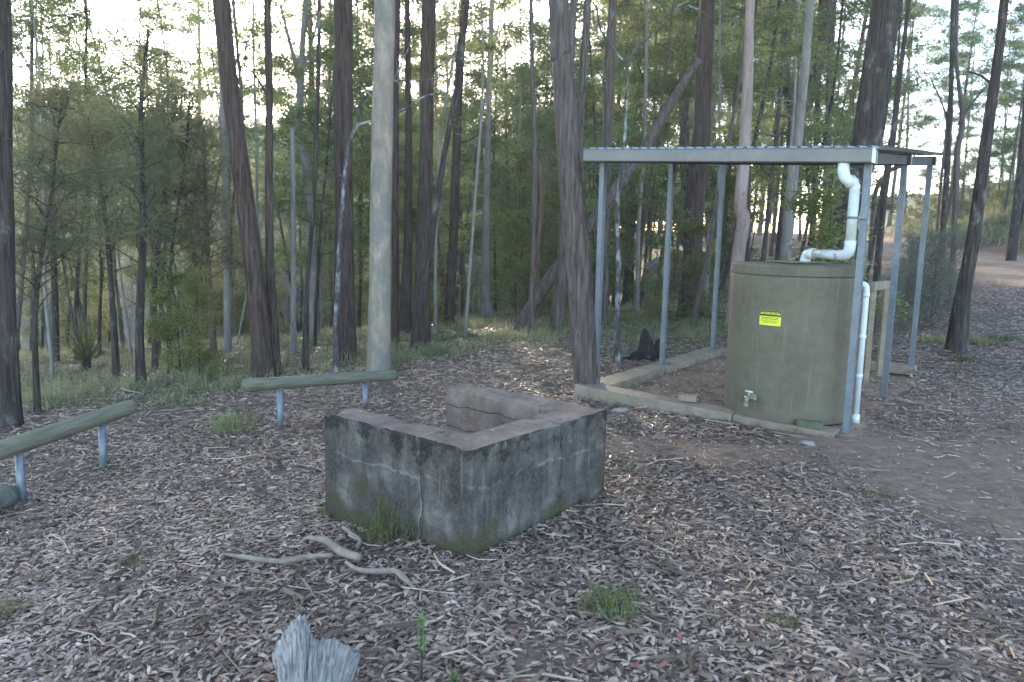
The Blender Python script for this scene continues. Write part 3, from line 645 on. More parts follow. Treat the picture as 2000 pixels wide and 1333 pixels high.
# bleached wood piece in the foreground
def grey_block():
    base = Vector(ground(610, 1310)); zt_ = base.z+.10
    # splinters fan out from the butt below the picture; each is a tapering rib of the one piece
    tips = [(585, 1216, .07), (597, 1222, .075), (570, 1228, .06), (554, 1244, .05), (540, 1258, .035), (530, 1272, .02), (604, 1240, .07), (609, 1262, .07), (620, 1272, .075), (630, 1264, .08), (642, 1275, .075), (654, 1266, .07), (668, 1277, .065), (680, 1269, .055), (696, 1273, .04), (710, 1271, .03), (700, 1290, .015), (536, 1294, .01), (692, 1312, .01), (552, 1318, .01)]
    butt = Vector(at(606, 1440, zt_)); bm = bmesh.new(); NR = 34; NS = 26
    tips.sort(key=lambda t: math.atan2(t[0]-606, 1420-t[1]))
    TP = [Vector(at(x, y, base.z+h)) for x, y, h in tips]; ang = np.linspace(0, len(tips)-1, NS*3)
    rows = []
    for i in ang:
        k = int(i); fr = i-k; A_ = TP[k]; B_ = TP[min(k+1, len(TP)-1)]; w_ = abs(fr-.5)*2
        P = A_.lerp(B_, fr); P = butt.lerp(P, .965+.035*w_+.015*mnoise.noise(Vector((i*3.1, 0, 0))))
        rows.append(P)
    grid = []
    for j, P in enumerate(rows):
        u = j/(len(rows)-1); side = 1-abs(2*u-1)**3; g_ = []
        for k in range(NR+1):
            t = k/NR; q = Vector((butt.x+(u-.5)*.16, butt.y, butt.z)).lerp(P, t)
            hgt = .02+.05*side*math.sin(math.pi*min(1, .25+.75*(1-t)))
            rid = mnoise.noise(Vector((u*10, t*2.2, 1)))*.018+mnoise.noise(Vector((u*60, t*3, 7)))*.005+mnoise.noise(Vector((u*5, t*4, 3)))*.018
            q.z = q.z+hgt*side+rid*(.4+.6*side)-(.05*(1-side)) ; g_.append(bm.verts.new(q))
        grid.append(g_)
    for a_, b_ in zip(grid[:-1], grid[1:]):
        for k in range(NR): bm.faces.new((a_[k], b_[k], b_[k+1], a_[k+1]))
    ed = [grid[0][k] for k in range(NR, -1, -1)][::-1]
    loop = [g[-1] for g in grid]; side_ring = grid[0][:-1]+loop+grid[-1][:-1][::-1]
    low = [bm.verts.new((v.co.x*.985+butt.x*.015, v.co.y-.012, base.z-.03)) for v in side_ring]
    for i in range(len(low)-1): bm.faces.new((side_ring[i], side_ring[i+1], low[i+1], low[i]))
    bmesh.ops.recalc_face_normals(bm, faces=bm.faces[:])
    uvl = None
    me = bpy.data.meshes.new('weathered_stump'); bm.to_mesh(me)
    nv = len(me.vertices); gr_ = np.zeros(nv); n_g = len(grid)*(NR+1)
    gr_[:n_g] = np.repeat(np.arange(len(grid))/len(grid), NR+1); bm.free()
    a_ = me.attributes.new('grain', 'FLOAT', 'POINT'); a_.data.foreach_set('value', gr_.astype(np.float32))
    m, nt, b = mat('bleached_wood', .9, .1); at_ = nd(nt, 'Attribute', attribute_name='grain'); cmb = nd(nt, 'CombineXYZ')
    nt.links.new(math_(nt, 'MULTIPLY', at_.outputs['Fac'], 55.0), cmb.inputs[0]); sp = nd(nt, 'SeparateXYZ'); nt.links.new(mapping(nt), sp.inputs[0]); nt.links.new(math_(nt, 'MULTIPLY', sp.outputs[1], 7.0), cmb.inputs[1])
    f = noise(nt, cmb.outputs[0], 1, 6, .68, .3); g = noise(nt, mapping(nt), 11, 5, .6)
    cc = ramp(nt, f, [(.34, (.06, .053, .045)), (.46, (.24, .222, .195)), (.68, (.46, .43, .385))]); cc = mix(nt, ramp(nt, g, [(.52, 0.0), (.70, .55)]), cc, (.12, .125, .12))
    setc(nt, b, cc); bump(nt, b, f, 1.0, .012); me.materials.append(m)
    o = bpy.data.objects.new('weathered_stump', me); link(o)
    tag(o, 'bleached grey weathered stump fragment with ragged grain at the bottom edge', 'stump')
grey_block()
# charred stump behind the sleeper frame
def char_stump():
    b0 = ground(1262, 702); d = h_(b0); r = empty('charred_stump', b0, label='jagged charred black stump left of the middle left shelter post', cat='stump')
    o_ = Vector(b0)
    def spike(path, rads, name, sd):
        P = [Vector(atd(x, y, d+dd))-o_ for x, y, dd in path]; C = crom(P, 4)
        rr = np.interp(np.linspace(0, len(rads)-1, len(C)), range(len(rads)), rads); mb = MB(); mb.tube(C, list(rr), 12, True, .6, sd, flute=.5); mb.build(name, M['char'], r)
    spike([(1262, 712, 0), (1264, 690, 0), (1262, 668, .02), (1259, 642, .03)], [.16, .115, .075, .015], 'spike', 1.2)
    spike([(1285, 712, .1), (1287, 690, .1), (1287, 664, .08)], [.11, .085, .03], 'spike', 5.2)
    spike([(1243, 710, -.1), (1240, 697, -.1), (1234, 690, -.1)], [.13, .09, .03], 'root_flare', 7.1)
    spike([(1226, 708, -.1), (1222, 702, 0)], [.07, .03], 'root_flare', 9.1)
char_stump()
# timber stand behind the tank
def stand():
    g1_, g2_ = Vector(ground(1700, 672)), Vector(ground(1716, 655)); d = 9.4
    a = Vector(atd(1703, 560, 9.2)); b_ = Vector(atd(1735, 556, 9.9))
    ga, gb = gz(a.x, a.y), gz(b_.x, b_.y)
    r = empty('timber_stand', (a.x, a.y, ga), label='small timber stand with two posts and a top rail behind the water tank', cat='timber stand'); o_ = Vector((a.x, a.y, ga))
    mb = MB(); seg(mb, a-o_, b_-o_, .06, .09, bev=.004); mb.build('top_rail', M['sleeper'], r)
    for p, g in ((a, ga), (b_, gb)):
        mb = MB(); q = Vector((p.x, p.y, 0))+(b_-a).normalized()*(.06 if p is a else -.06)-o_; q.z = 0
        mb.box((q.x, q.y, (p.z-.05-ga+g-ga-.1)/2), (.06, .055, p.z-.05-g+.1), None, .005); mb.build('post', M['sleeper'], r)
stand()

# ------------------------------------------------------------------ leaf clouds
def leaf_cloud(centers, rads, n, L, W, rs, droop=.35, flat=.55, kind='leaf'):
    """n small folded leaves round each centre; returns V, loops, starts, rnd"""
    centers = np.asarray(centers, float); K = len(centers); N = K*n
    rads = np.asarray(rads, float)
    c = np.repeat(centers, n, 0); r = np.repeat(rads, n)
    g = rs.normal(size=(N, 3)); g /= np.linalg.norm(g, axis=1)[:, None]+1e-9
    rr = rs.rand(N)**.5
    p = c+g*(rr*r)[:, None]*np.array([1, 1, flat])
    d = rs.normal(size=(N, 3)); d[:, 2] = d[:, 2]*.6-droop*1.6
    if kind == 'needle': d = g*.9+rs.normal(size=(N, 3))*.35; d[:, 2] = d[:, 2]*.8+.15-droop
    d /= np.linalg.norm(d, axis=1)[:, None]
    s = np.cross(d, rs.normal(size=(N, 3))); s /= np.linalg.norm(s, axis=1)[:, None]
    l = (L*(.6+.8*rs.rand(N)))[:, None]; w_ = (W*(.7+.6*rs.rand(N)))[:, None]
    v0 = p-d*l*.5; v2 = p+d*l*.5; m = p-d*l*.08
    V = np.stack([v0, m+s*w_*.5, v2, m-s*w_*.5], 1).reshape(-1, 3)
    crnd = np.repeat(rs.rand(K), n)
    return V, np.clip(.35*rs.rand(N)+.65*crnd, 0, 1)
def quads_mesh(name, V, rnd, m):
    N = len(V)//4; return mesh_np(name, V, np.arange(N*4), np.arange(0, N*4, 4), m, {'rnd': ('FACE', rnd)})
def rlean(rs, s): return rs.normal()*s
def branch_tips(rs, base, dirn, length, r0, mb, sides=5, subs=3, gn=.0, wig=.25):
    """a wiggly limb with side twigs; returns clump centres"""
    P = [base]; d = dirn.normalized(); n = 5
    for i in range(n):
        d = (d+Vector((rlean(rs, wig), rlean(rs, wig), rlean(rs, wig*.7)+gn))).normalized(); P.append(P[-1]+d*(length/n))
    rr = [r0*(1-.82*i/n) for i in range(n+1)]; mb.tube(P, rr, sides, False)
    out = [P[-1]]; 
    for k in range(subs):
        i = 2+int(rs.rand()*(n-2)); q = P[i]; dd = (P[i]-P[i-1]).normalized()
        s_ = Vector((rs.normal(), rs.normal(), rs.normal()*.5+.2)).normalized(); dd = (dd+s_*1.1).normalized()
        L2 = length*(.25+.3*rs.rand()); T_ = [q, q+dd*L2*.5+Vector((0, 0, .03)), q+dd*L2]
        mb.tube(T_, [rr[i]*.55, rr[i]*.4, rr[i]*.2+.002], 4, False); out += [T_[1], T_[2]]
    return out
def make_tree(seed, h, r0, kind, crown0=.3, nl=16, ll=1.6, up=.4, cl=.38, n=60, lean=.04, L=.13, W=.035, barkn='darkbark', leafn='gumleaf', droop=.35, flat=.6, wob=.05, taper=.25, needle=False, limbtaper=True, subs=3, sides=8):
    rs = np.random.RandomState(seed); nseg = 12; P = [Vector((0, 0, -.3))]; dx, dy = rlean(rs, lean), rlean(rs, lean)
    for i in range(nseg):
        dx += rlean(rs, wob)*.5; dy += rlean(rs, wob)*.5
        P.append(P[-1]+Vector((dx, dy, 1))*((h+.3)/nseg)); dx *= .9; dy *= .9
    rad = [r0*(1.25 if i == 0 else 1)*(1-(1-taper)*i/nseg) for i in range(nseg+1)]
    C = crom(P, 2); rr = list(np.interp(np.linspace(0, nseg, len(C)), range(nseg+1), rad))
    tb = MB(); tb.tube(C, rr, sides, True, .15, seed*1.0, flute=.12); cen = []; crad = []
    for k in range(nl):
        f = crown0+(1-crown0)*((k+rs.rand())/nl); i = min(len(C)-2, int(f*(len(C)-1))); b_ = C[i]
        a = k*2.4+rs.rand()*1.2; e = up+rlean(rs, .25); 
        shape = (1-.55*((f-crown0)/(1-crown0+1e-6))) if limbtaper else .55+.6*math.sin(math.pi*min(1, max(0, (f-crown0)/(1-crown0)+.1)))
        l = ll*shape*(.6+.7*rs.rand())
        t = branch_tips(rs, b_, Vector((math.cos(a)*math.cos(e), math.sin(a)*math.cos(e), math.sin(e))), l, max(.006, rr[i]*.38), tb, 5, subs)
        if rs.rand() < .08: continue       # a dead, bare limb
        cen += t
    cen.append(C[-1]); crad = [cl*(.6+.8*rs.rand()) for _ in cen]
    V, rn = leaf_cloud([tuple(c) for c in cen], crad, n, L, W, rs, droop, flat, 'needle' if needle else 'leaf')
    tm_ = tb
    me = bpy.data.meshes.new('trunk'); me.from_pydata(tb.v, [], tb.f); me.materials.append(M[barkn]); me.polygons.foreach_set('use_smooth', tb.sm)
    return me, quads_mesh('crown', V, rn, M[leafn])
PROTO = {}
def proto(key, *a, **k): PROTO.setdefault(key, []).append(make_tree(*a, **k))
for i in range(4):    # thin feathery she-oaks
    proto('oak', 10+i, 6.2+.5*i, .055, 0, crown0=.28, nl=22, ll=.95, up=.65, cl=.24, n=24, L=.20, W=.011, barkn='darkbark', leafn='oakleaf', droop=.15, flat=.8, needle=True, wob=.07, lean=.05)
for i in range(4):    # understorey saplings
    proto('sapling', 30+i, 6.5+.9*i, .045, 0, crown0=.30, nl=17, ll=1.7, up=.25, cl=.42, n=44, L=.12, W=.032, barkn='pale' if i % 2 else 'darkbark', leafn='gumleaf', droop=.2, flat=.45)
for i in range(3):    # leafy shrubs
    proto('shrub', 50+i, 2.6+.5*i, .03, 0, crown0=.08, nl=16, ll=1.1, up=.5, cl=.36, n=55, L=.10, W=.036, barkn='darkbark', leafn='shrubleaf', droop=.1, flat=.7, lean=.08)
for i in range(5):    # tall straight gums
    proto('gum', 70+i, 19+1.5*i, .15+.02*i, 0, crown0=.38, nl=24, ll=3.4, up=.5, cl=.75, n=105, L=.20, W=.055, barkn=['ironbark', 'pale', 'ironbark_grey', 'darkbark', 'redbark'][i], leafn='gumleaf', droop=.4, flat=.55, taper=.3, wob=.02, lean=.03, limbtaper=False)
for i in range(3):    # slender pole gums with mid height leaves
    proto('pole', 90+i, 12+1.5*i, .07+.01*i, 0, crown0=.22, nl=24, ll=2.0, up=.2, cl=.50, n=72, L=.14, W=.04, barkn=['darkbark', 'ironbark_grey', 'redbark'][i], leafn='gumleaf', droop=.3, flat=.45, taper=.3, wob=.03, limbtaper=False)
for i in range(2):    # wispy grey scrub
    proto('wisp', 110+i, 1.6, .02, 0, crown0=.03, nl=34, ll=.85, up=.9, cl=.17, n=22, L=.05, W=.009, barkn='redbark', leafn='wispleaf', droop=-.1, flat=.9, lean=.1, subs=4)
for i in range(3):
    proto('stem', 130+i, 10+i*1.5, .04+.008*i, 0, crown0=.45, nl=16, ll=1.5, up=.7, cl=.34, n=34, L=.12, W=.032, barkn=['pale', 'darkbark', 'ironbark_grey'][i], leafn='gumleaf', droop=.3, flat=.5, taper=.3, wob=.08, lean=.06)
used = {}
def place(key, i, x, y, s=1.0, rz=0.0, name='gum_tree', label=None, cat='tree', group=None, sz=None, tilt=(0, 0)):
    tm_, cm = PROTO[key][i % len(PROTO[key])]
    r = empty(name, (x, y, gz(x, y)-.02), rz, label=label, cat=cat, group=group); r.scale = (s, s, sz or s); r.rotation_euler = (tilt[0], tilt[1], rz)
    link(bpy.data.objects.new('trunk' if cat == 'tree' else 'stem', tm_), r); link(bpy.data.objects.new('crown' if cat == 'tree' else 'foliage', cm), r); return r

# ------------------------------------------------------------------ the trunks one can tell apart
CROWNS = []
for i in range(4):
    rs = np.random.RandomState(200+i); tb = MB(); cen = []
    for k in range(26):
        a = k*2.4; f = k/26; z0 = -3.5+7*f; l = 2.6*(.6+.5*math.sin(math.pi*(.15+.75*f)))
        cen += branch_tips(rs, Vector((0, 0, z0)), Vector((math.cos(a), math.sin(a), .7)), l, .05, tb, 5, 3)
    V, rn = leaf_cloud([tuple(c) for c in cen], [.75*(.6+.8*rs.rand()) for _ in cen], 60, .20, .055, rs, .4, .55)
    me = bpy.data.meshes.new('limbs'); me.from_pydata(tb.v, [], tb.f); me.materials.append(M['ironbark_grey'])
    CROWNS.append((me, quads_mesh('crown', V, rn, M['gumleaf'])))
def trunk(name, base, path, barkn, label, dist=None, top=17.0, crown=True, sides=16, flare=1.35, flute=.16, extra=(), group=None, crown_s=1.0, rough=.10, depth=None, cat='tree'):
    """base: pixel of the foot and width there; path: (px, py, width px) upwards. The top is carried on beyond the picture."""
    bx, by, bw = base
    g = np.array(ground(bx, by)) if dist is None else None
    d = h_(g) if dist is None else dist
    if dist is not None:
        q = atd(bx, by, d); g = np.array([q[0], q[1], gz(q[0], q[1])])
    o_ = Vector(g); sc = math.hypot(1, 0)*d/FPX
    def sz(px): return px*d/FPX/2*1.0/math.cos(math.atan(abs(bx-1000)/FPX))**0
    cz = d*math.cos(math.atan((bx-1000)/FPX))/FPX/2
    P = [Vector((0, 0, -.25)), Vector((0, 0, 0.02))]; Rr = [bw*cz*flare, bw*cz*(1+(flare-1)*.5)]
    if dist is None or True:
        for i, (x, y, w_) in enumerate(path):
            p = Vector(atd(x, y, d))-o_
            if i == 0 and p.z > 1.2: P.append(Vector((p.x*.28, p.y*.28, p.z*.28))); Rr.append(bw*cz*1.0)
            P.append(p); Rr.append(w_*cz)
    dr = (P[-1]-P[-2]).normalized(); H_ = P[-1].z
    if top and top > H_+1:
        k = 3
        for i in range(k):
            P.append(P[-1]+(dr*.6+Vector((0, 0, .4)))*((top-H_)/k)); Rr.append(Rr[-1]*.82)
    C = crom(P, 6); rr = list(np.interp(np.linspace(0, len(P)-1, len(C)), range(len(P)), Rr))
    r = empty(name, g, label=label, cat=cat, group=group)
    mb = MB(); mb.tube(C, rr, sides, True, rough, bx*.37, flute=flute); mb.build('trunk', M[barkn], r)
    for lp in extra:                       # visible limbs: list of (px,py,w)
        Q = [Vector(atd(x, y, d+(dd[0] if dd else 0)))-o_ for x, y, w_, *dd in lp]; W_ = [w_*cz for x, y, w_, *dd in lp]
        CC = crom(Q, 5); ww = list(np.interp(np.linspace(0, len(Q)-1, len(CC)), range(len(Q)), W_))
        mb = MB(); mb.tube(CC, ww, 8, True, .15, lp[0][0]*.1); mb.build('limb', M[barkn], r)
    if crown and top:
        k = int(bx*7) % 4; ct = P[-1]
        for nm, me in (('crown_limbs', CROWNS[k][0]), ('crown', CROWNS[k][1])):
            o = link(bpy.data.objects.new(nm, me), r); o.location = ct-Vector((0, 0, 2.5)); o.scale = (crown_s,)*3; o.rotation_euler = (0, 0, bx)
    return r
IB = 'ironbark_tree'; GT = 'gum_tree'; SP = 'sapling'
trunk(IB, (14, 835, 48), [(8, 600, 42), (2, 300, 38), (-2, 0, 36)], 'darkbark', 'dark brown trunk cut by the left edge of the picture above the log rail')
trunk(IB, (516, 738, 38), [(500, 560, 34), (482, 430, 32), (455, 220, 31), (432, 0, 30)], 'ironbark', 'ironbark leaning left, its foot beside a thinner straight trunk behind the level log rail')
trunk(IB, (536, 733, 26), [(529, 560, 17), (526, 400, 15), (526, 200, 14), (522, 0, 13)], 'ironbark', 'thin straight dark trunk crossing right of the left-leaning ironbark', extra=[[(524, 190, 6), (500, 150, 4), (470, 120, 2)]])
trunk(GT, (445, 686, 15), [(443, 500, 13), (437, 250, 12), (430, 0, 11)], 'pale', 'slim pale grey trunk seen left of the left-leaning ironbark', flute=.05)
trunk(GT, (573, 690, 11), [(573, 450, 10), (571, 250, 8)], 'pale', 'thin pale dead pole broken off below the sky, right of the leaning ironbark', top=None, crown=False, flute=.04, sides=10)
trunk(GT, (612, 650, 22), [(608, 450, 20), (600, 330, 19), (583, 260, 16), (588, 160, 13), (592, 60, 10), (596, 0, 9)], 'pale', 'pale gum with a bent trunk that forks against the bright sky left of centre', dist=17, flute=.04, extra=[[(585, 170, 10), (573, 110, 8), (560, 60, 6), (548, 10, 5)], [(588, 150, 8), (610, 80, 5), (625, 20, 4)]])
trunk(GT, (597, 722, 12), [(600, 560, 9), (612, 400, 8), (620, 200, 8), (624, 0, 7)], 'darkbark', 'thin dark trunk standing in grass between the leaning ironbark and the big straight ironbark', flute=.08)
trunk(IB, (676, 703, 38), [(673, 560, 37), (672, 350, 35), (670, 0, 34)], 'ironbark', 'big straight dark ironbark left of the smooth pale gum', crown_s=1.1)
trunk(SP, (656, 727, 12), [(656, 640, 10), (662, 500, 9), (672, 360, 8), (682, 280, 7), (699, 240, 6), (701, 205, 6)], 'lichenbark', 'lichen-spotted crooked sapling in front of the big straight ironbark with long bare limbs', top=None, crown=False, sides=10, flare=1.1,
      extra=[[(701, 206, 6), (725, 180, 5), (765, 158, 5), (785, 125, 4), (803, 80, 2)], [(765, 158, 4), (800, 158, 3), (850, 153, 2.5), (905, 130, 1.5)], [(697, 245, 5), (740, 232, 4), (790, 215, 4), (830, 188, 3), (880, 178, 3), (942, 150, 1.5)], [(673, 355, 5), (668, 345, 5), (660, 343, 3)]])
trunk(GT, (741, 727, 45), [(742, 560, 42), (744, 400, 41), (747, 200, 40), (752, 0, 38)], 'smooth', 'smooth pale gum with mottled beige bark, the thickest pale trunk left of centre', flute=.05, flare=1.15, rough=.10, sides=24, extra=[[(726, 190, 5), (716, 178, 3), (705, 172, 2)]])
trunk(IB, (772, 655, 15), [(771, 450, 14), (772, 200, 13), (776, 0, 12)], 'ironbark', 'dark trunk partly hidden at the right side of the smooth pale gum', dist=13.5)
trunk(IB, (790, 653, 24), [(796, 500, 17), (798, 250, 13), (795, 0, 10)], 'ironbark', 'slightly leaning dark trunk, second to the right of the smooth pale gum')
trunk(IB, (822, 668, 36), [(826, 500, 29), (833, 300, 26), (834, 150, 25), (838, 0, 25)], 'ironbark', 'stout dark ironbark in long grass, third to the right of the smooth pale gum', extra=[[(838, 150, 7), (850, 135, 5), (864, 126, 2)]])
trunk(GT, (850, 652, 7), [(851, 500, 6), (857, 330, 6), (860, 250, 5), (872, 190, 5), (885, 120, 4), (893, 60, 3)], 'pale', 'thin pale curving stem between two dark ironbarks near the centre', top=9, crown=False, sides=8, flute=.03)
trunk(IB, (876, 637, 21), [(885, 480, 18), (891, 300, 16), (896, 160, 16), (907, 0, 13)], 'ironbark', 'dark trunk leaning slightly right above the grey-green grass at centre', extra=[[(886, 460, 6), (872, 440, 4), (860, 425, 2)], [(895, 280, 4), (915, 275, 3), (935, 262, 1.5)]])
trunk(GT, (950, 622, 21), [(949, 540, 16), (952, 300, 11), (961, 0, 10)], 'pale', 'pale grey trunk with a swollen foot in the grass right of centre', flute=.05)
trunk(GT, (1037, 655, 11), [(1042, 480, 9), (1044, 280, 9), (1037, 0, 7)], 'ironbark_grey', 'slender brown-grey stem in front of the leaning fallen trunk', flute=.05, sides=10)
trunk(GT, (1046, 632, 12), [(1049, 500, 10), (1058, 400, 9), (1054, 320, 6)], 'redbark', 'short red-brown broken stem beside the slender stem right of centre', top=None, crown=False, sides=10)
trunk(GT, (1018, 645, 26), [(1050, 580, 25), (1100, 510, 24), (1165, 425, 23), (1210, 360, 22), (1262, 285, 21), (1315, 195, 17), (1366, 116, 12)], 'ironbark_grey', 'fallen grey trunk leaning diagonally right across the forest into the big ironbark', top=None, crown=False, flute=.05)
trunk(IB, (1086, 648, 25), [(1098, 520, 20), (1103, 400, 18), (1108, 250, 16), (1120, 0, 14)], 'ironbark_grey', 'dark trunk half hidden directly left of the big grey leaning ironbark')
trunk(IB, (1146, 768, 46), [(1139, 640, 50), (1124, 450, 47), (1110, 300, 42), (1099, 130, 38), (1091, 0, 36)], 'ironbark_grey', 'big grey ironbark leaning left at the front left corner of the steel shelter', flare=1.05, sides=24, rough=.08, dist=7.85)
trunk(IB, (1135, 610, 16), [(1130, 400, 15), (1132, 250, 15), (1140, 120, 14), (1148, 0, 13)], 'ironbark_grey', 'grey trunk leaning right out from behind the big grey ironbark', dist=14)
trunk(IB, (1178, 640, 20), [(1180, 450, 18), (1186, 280, 17), (1192, 120, 16), (1197, 0, 15)], 'ironbark_grey', 'straight grey trunk behind the front left shelter post', dist=14.5)
trunk(SP, (1206, 706, 16), [(1206, 620, 12), (1207, 500, 9), (1206, 400, 9), (1213, 340, 8), (1222, 240, 5), (1225, 122, 4.5)], 'lichenbark', 'blackened lichen-spotted sapling just right of the front left shelter post forking into two bare arms', top=None, crown=False, sides=10, flare=1.0,
      extra=[[(1225, 122, 5), (1210, 112, 4.5), (1190, 85, 4), (1172, 55, 3.5), (1166, 20, 3), (1158, 4, 2.5)], [(1225, 120, 4), (1245, 92, 4), (1275, 68, 3.5), (1298, 45, 3.2), (1310, 20, 3), (1345, 3, 2)], [(1340, 10, 3), (1370, 22, 2.2), (1400, 38, 2), (1450, 40, 1.2)]])
trunk(IB, (1226, 590, 20), [(1232, 430, 16), (1238, 290, 14), (1242, 150, 13), (1246, 0, 12)], 'ironbark', 'dark straight trunk in the leafy thicket right of the blackened sapling')
trunk(GT, (1244, 605, 9), [(1247, 450, 8), (1258, 290, 7), (1262, 150, 6), (1264, 0, 6)], 'pale', 'thin grey stem in short grass left of the red-brown curving stem', sides=10, flute=.04)
trunk(GT, (1253, 588, 8), [(1260, 520, 6), (1268, 430, 6), (1274, 330, 5), (1280, 150, 5), (1282, 0, 4)], 'redbark', 'thin red-brown curving stem between the first two left shelter posts', sides=8, flute=.03, crown=False, top=9)
trunk(IB, (1347, 614, 42), [(1352, 520, 37), (1358, 400, 34), (1368, 290, 33), (1374, 150, 30), (1382, 0, 27)], 'ironbark', 'big upright ironbark seen between the middle and rear left shelter posts', sides=22)
trunk(GT, (1376, 590, 12), [(1383, 490, 9), (1386, 450, 9), (1400, 400, 9), (1405, 290, 5), (1406, 50, 4)], 'pale', 'thin pale crooked stem just right of the big upright ironbark', sides=8, flute=.03, crown=False, top=9)
trunk(GT, (1437, 560, 28), [(1442, 500, 25), (1452, 430, 26), (1446, 400, 24), (1455, 290, 22), (1462, 120, 18), (1466, 0, 16)], 'pink', 'pinkish smooth gum with rusty patches rising behind the left edge of the water tank', dist=14, flute=.03, rough=.06)
trunk(IB, (1527, 515, 30), [(1537, 400, 27), (1548, 300, 30), (1556, 240, 34), (1545, 190, 22), (1528, 130, 20), (1536, 60, 20), (1542, 0, 20)], 'ironbark_grey', 'grey-brown tree whose trunk forks in two above the shelter roof', dist=22, extra=[[(1556, 250, 22), (1578, 200, 22), (1598, 130, 21), (1608, 60, 20), (1618, 0, 19)]])
trunk(GT, (1532, 512, 20), [(1540, 430, 20), (1557, 280, 18), (1572, 130, 16), (1583, 0, 15)], 'pale', 'smooth pale trunk leaning right in front of the forked grey-brown tree', dist=15, flute=.03)
trunk(IB, (1584, 487, 13), [(1590, 400, 12), (1594, 280, 11), (1600, 120, 9), (1604, 0, 8)], 'darkbark', 'thin dark trunk beside the black burnt stump beyond the tank', dist=26)
trunk(IB, (1606, 472, 12), [(1613, 380, 11), (1618, 280, 11), (1624, 120, 9), (1630, 0, 8)], 'ironbark_grey', 'thin grey trunk second left of the huge dark ironbark', dist=27)
trunk(IB, (1636, 548, 44), [(1646, 460, 42), (1664, 380, 46), (1690, 285, 54), (1702, 220, 52), (1718, 100, 50), (1731, 0, 50)], 'darkbark', 'huge dark rough ironbark leaning right behind the shelter downpipe', dist=13.5, sides=28, flare=1.15, flute=.22)
trunk(GT, (1711, 562, 13), [(1722, 430, 12), (1735, 330, 11), (1746, 260, 10), (1760, 130, 8), (1775, 0, 7)], 'darkbark', 'thin dark stem rising right of the front right shelter post', dist=12.5, extra=[[(1734, 335, 4), (1755, 322, 3), (1790, 318, 2)]])
trunk(GT, (1703, 470, 10), [(1705, 420, 10), (1712, 370, 9), (1738, 335, 8), (1775, 322, 5)], 'ironbark_grey', 'bent grey trunk arching right under the shelter roof edge by the track', dist=30, top=None, crown=False)
trunk(IB, (1868, 688, 34), [(1882, 570, 26), (1903, 450, 24), (1920, 330, 21), (1933, 230, 19), (1950, 110, 17), (1962, 0, 16)], 'darkbark', 'dark trunk leaning right beside the track, nearest tree on the right', extra=[[(1938, 165, 6), (1915, 148, 4), (1890, 140, 2)]])
trunk(GT, (1844, 436, 11), [(1850, 330, 10), (1857, 200, 9), (1862, 0, 8)], 'darkbark', 'thin dark trunk on the bank right of the rear shelter post', dist=30, extra=[[(1853, 240, 5), (1835, 190, 3), (1822, 165, 2)]])
trunk(GT, (1866, 455, 9), [(1868, 350, 11), (1870, 290, 11), (1880, 230, 9), (1868, 120, 7), (1870, 0, 6)], 'ironbark_grey', 'pale brown forked trunk on the bank beside the thin dark trunk', dist=29, extra=[[(1871, 245, 6), (1900, 200, 4), (1930, 165, 2)]])
trunk(IB, (1988, 385, 16), [(1993, 340, 16), (2003, 230, 14), (2010, 150, 13), (2020, 0, 11)], 'darkbark', 'dark trunk on the bank at the right edge of the picture', dist=30)
left_oaks = [((74, 806, 13), [(68, 640, 10), (78, 520, 8), (100, 380, 6), (120, 200, 4)], 'lichen-flecked leaning stem nearest the dark trunk at the left edge'),
 ((109, 705, 14), [(107, 560, 12), (103, 400, 9), (110, 180, 6)], 'straight dark stem left of the spiky grass tree'),
 ((152, 705, 12), [(150, 560, 9), (165, 420, 6), (190, 300, 4), (200, 200, 3)], 'thin dark stem rising directly behind the spiky grass tree'),
 ((228, 748, 14), [(220, 600, 10), (208, 450, 9), (190, 330, 7), (175, 250, 5)], 'slightly bowed dark stem standing left of the thickest she-oak'),
 ((275, 755, 20), [(272, 640, 16), (280, 450, 13), (278, 330, 9), (276, 200, 7), (290, 60, 5)], 'thickest dark she-oak stem among the left thicket, black at its foot'),
 ((303, 722, 12), [(302, 560, 10), (315, 430, 8), (330, 300, 6), (345, 180, 4)], 'dark she-oak stem just right of the thickest she-oak'),
 ((333, 725, 11), [(330, 600, 8), (340, 450, 6), (360, 330, 5), (370, 200, 3)], 'thin dark stem behind the white-flowering bush on the left'),
 ((418, 700, 13), [(410, 560, 11), (402, 430, 9), (398, 250, 6)], 'red-brown stem midway between the left thicket and the slim pale trunk')]
for i, (b_, p_, lb) in enumerate(left_oaks):
    r = trunk('she_oak', b_, p_, 'redbark' if i == 7 else 'darkbark', lb, top=None, crown=False, sides=10, flare=1.2, group=None)
    # its feathery crown, a leaf mesh on the stem's upper part
    d = h_(r.location); o_ = Vector(r.location); rs = np.random.RandomState(300+i); tb = MB(); cen = []
    PP = [Vector(atd(x, y, d))-o_ for x, y, _ in p_]
    PP = crom(PP, 6)
    for k in range(30):
        f = .15+.85*(k+rs.rand())/30; q = PP[min(len(PP)-1, int(f*(len(PP)-1)))]; a = k*2.4+rs.rand()
        cen += branch_tips(rs, q, Vector((math.cos(a), math.sin(a), .8)), (.80-.38*f)*(.6+.6*rs.rand()), .010, tb, 5, 3)
    V, rn = leaf_cloud([tuple(c) for c in cen], [.27*(.6+.8*rs.rand()) for _ in cen], 17, .19, .011, rs, .15, .8, 'needle')
    me = bpy.data.meshes.new('twigs'); me.from_pydata(tb.v, [], tb.f); me.materials.append(M['darkbark']); link(bpy.data.objects.new('twigs', me), r)
    link(bpy.data.objects.new('crown', quads_mesh('crown', V, rn, M['oakleaf'])), r)
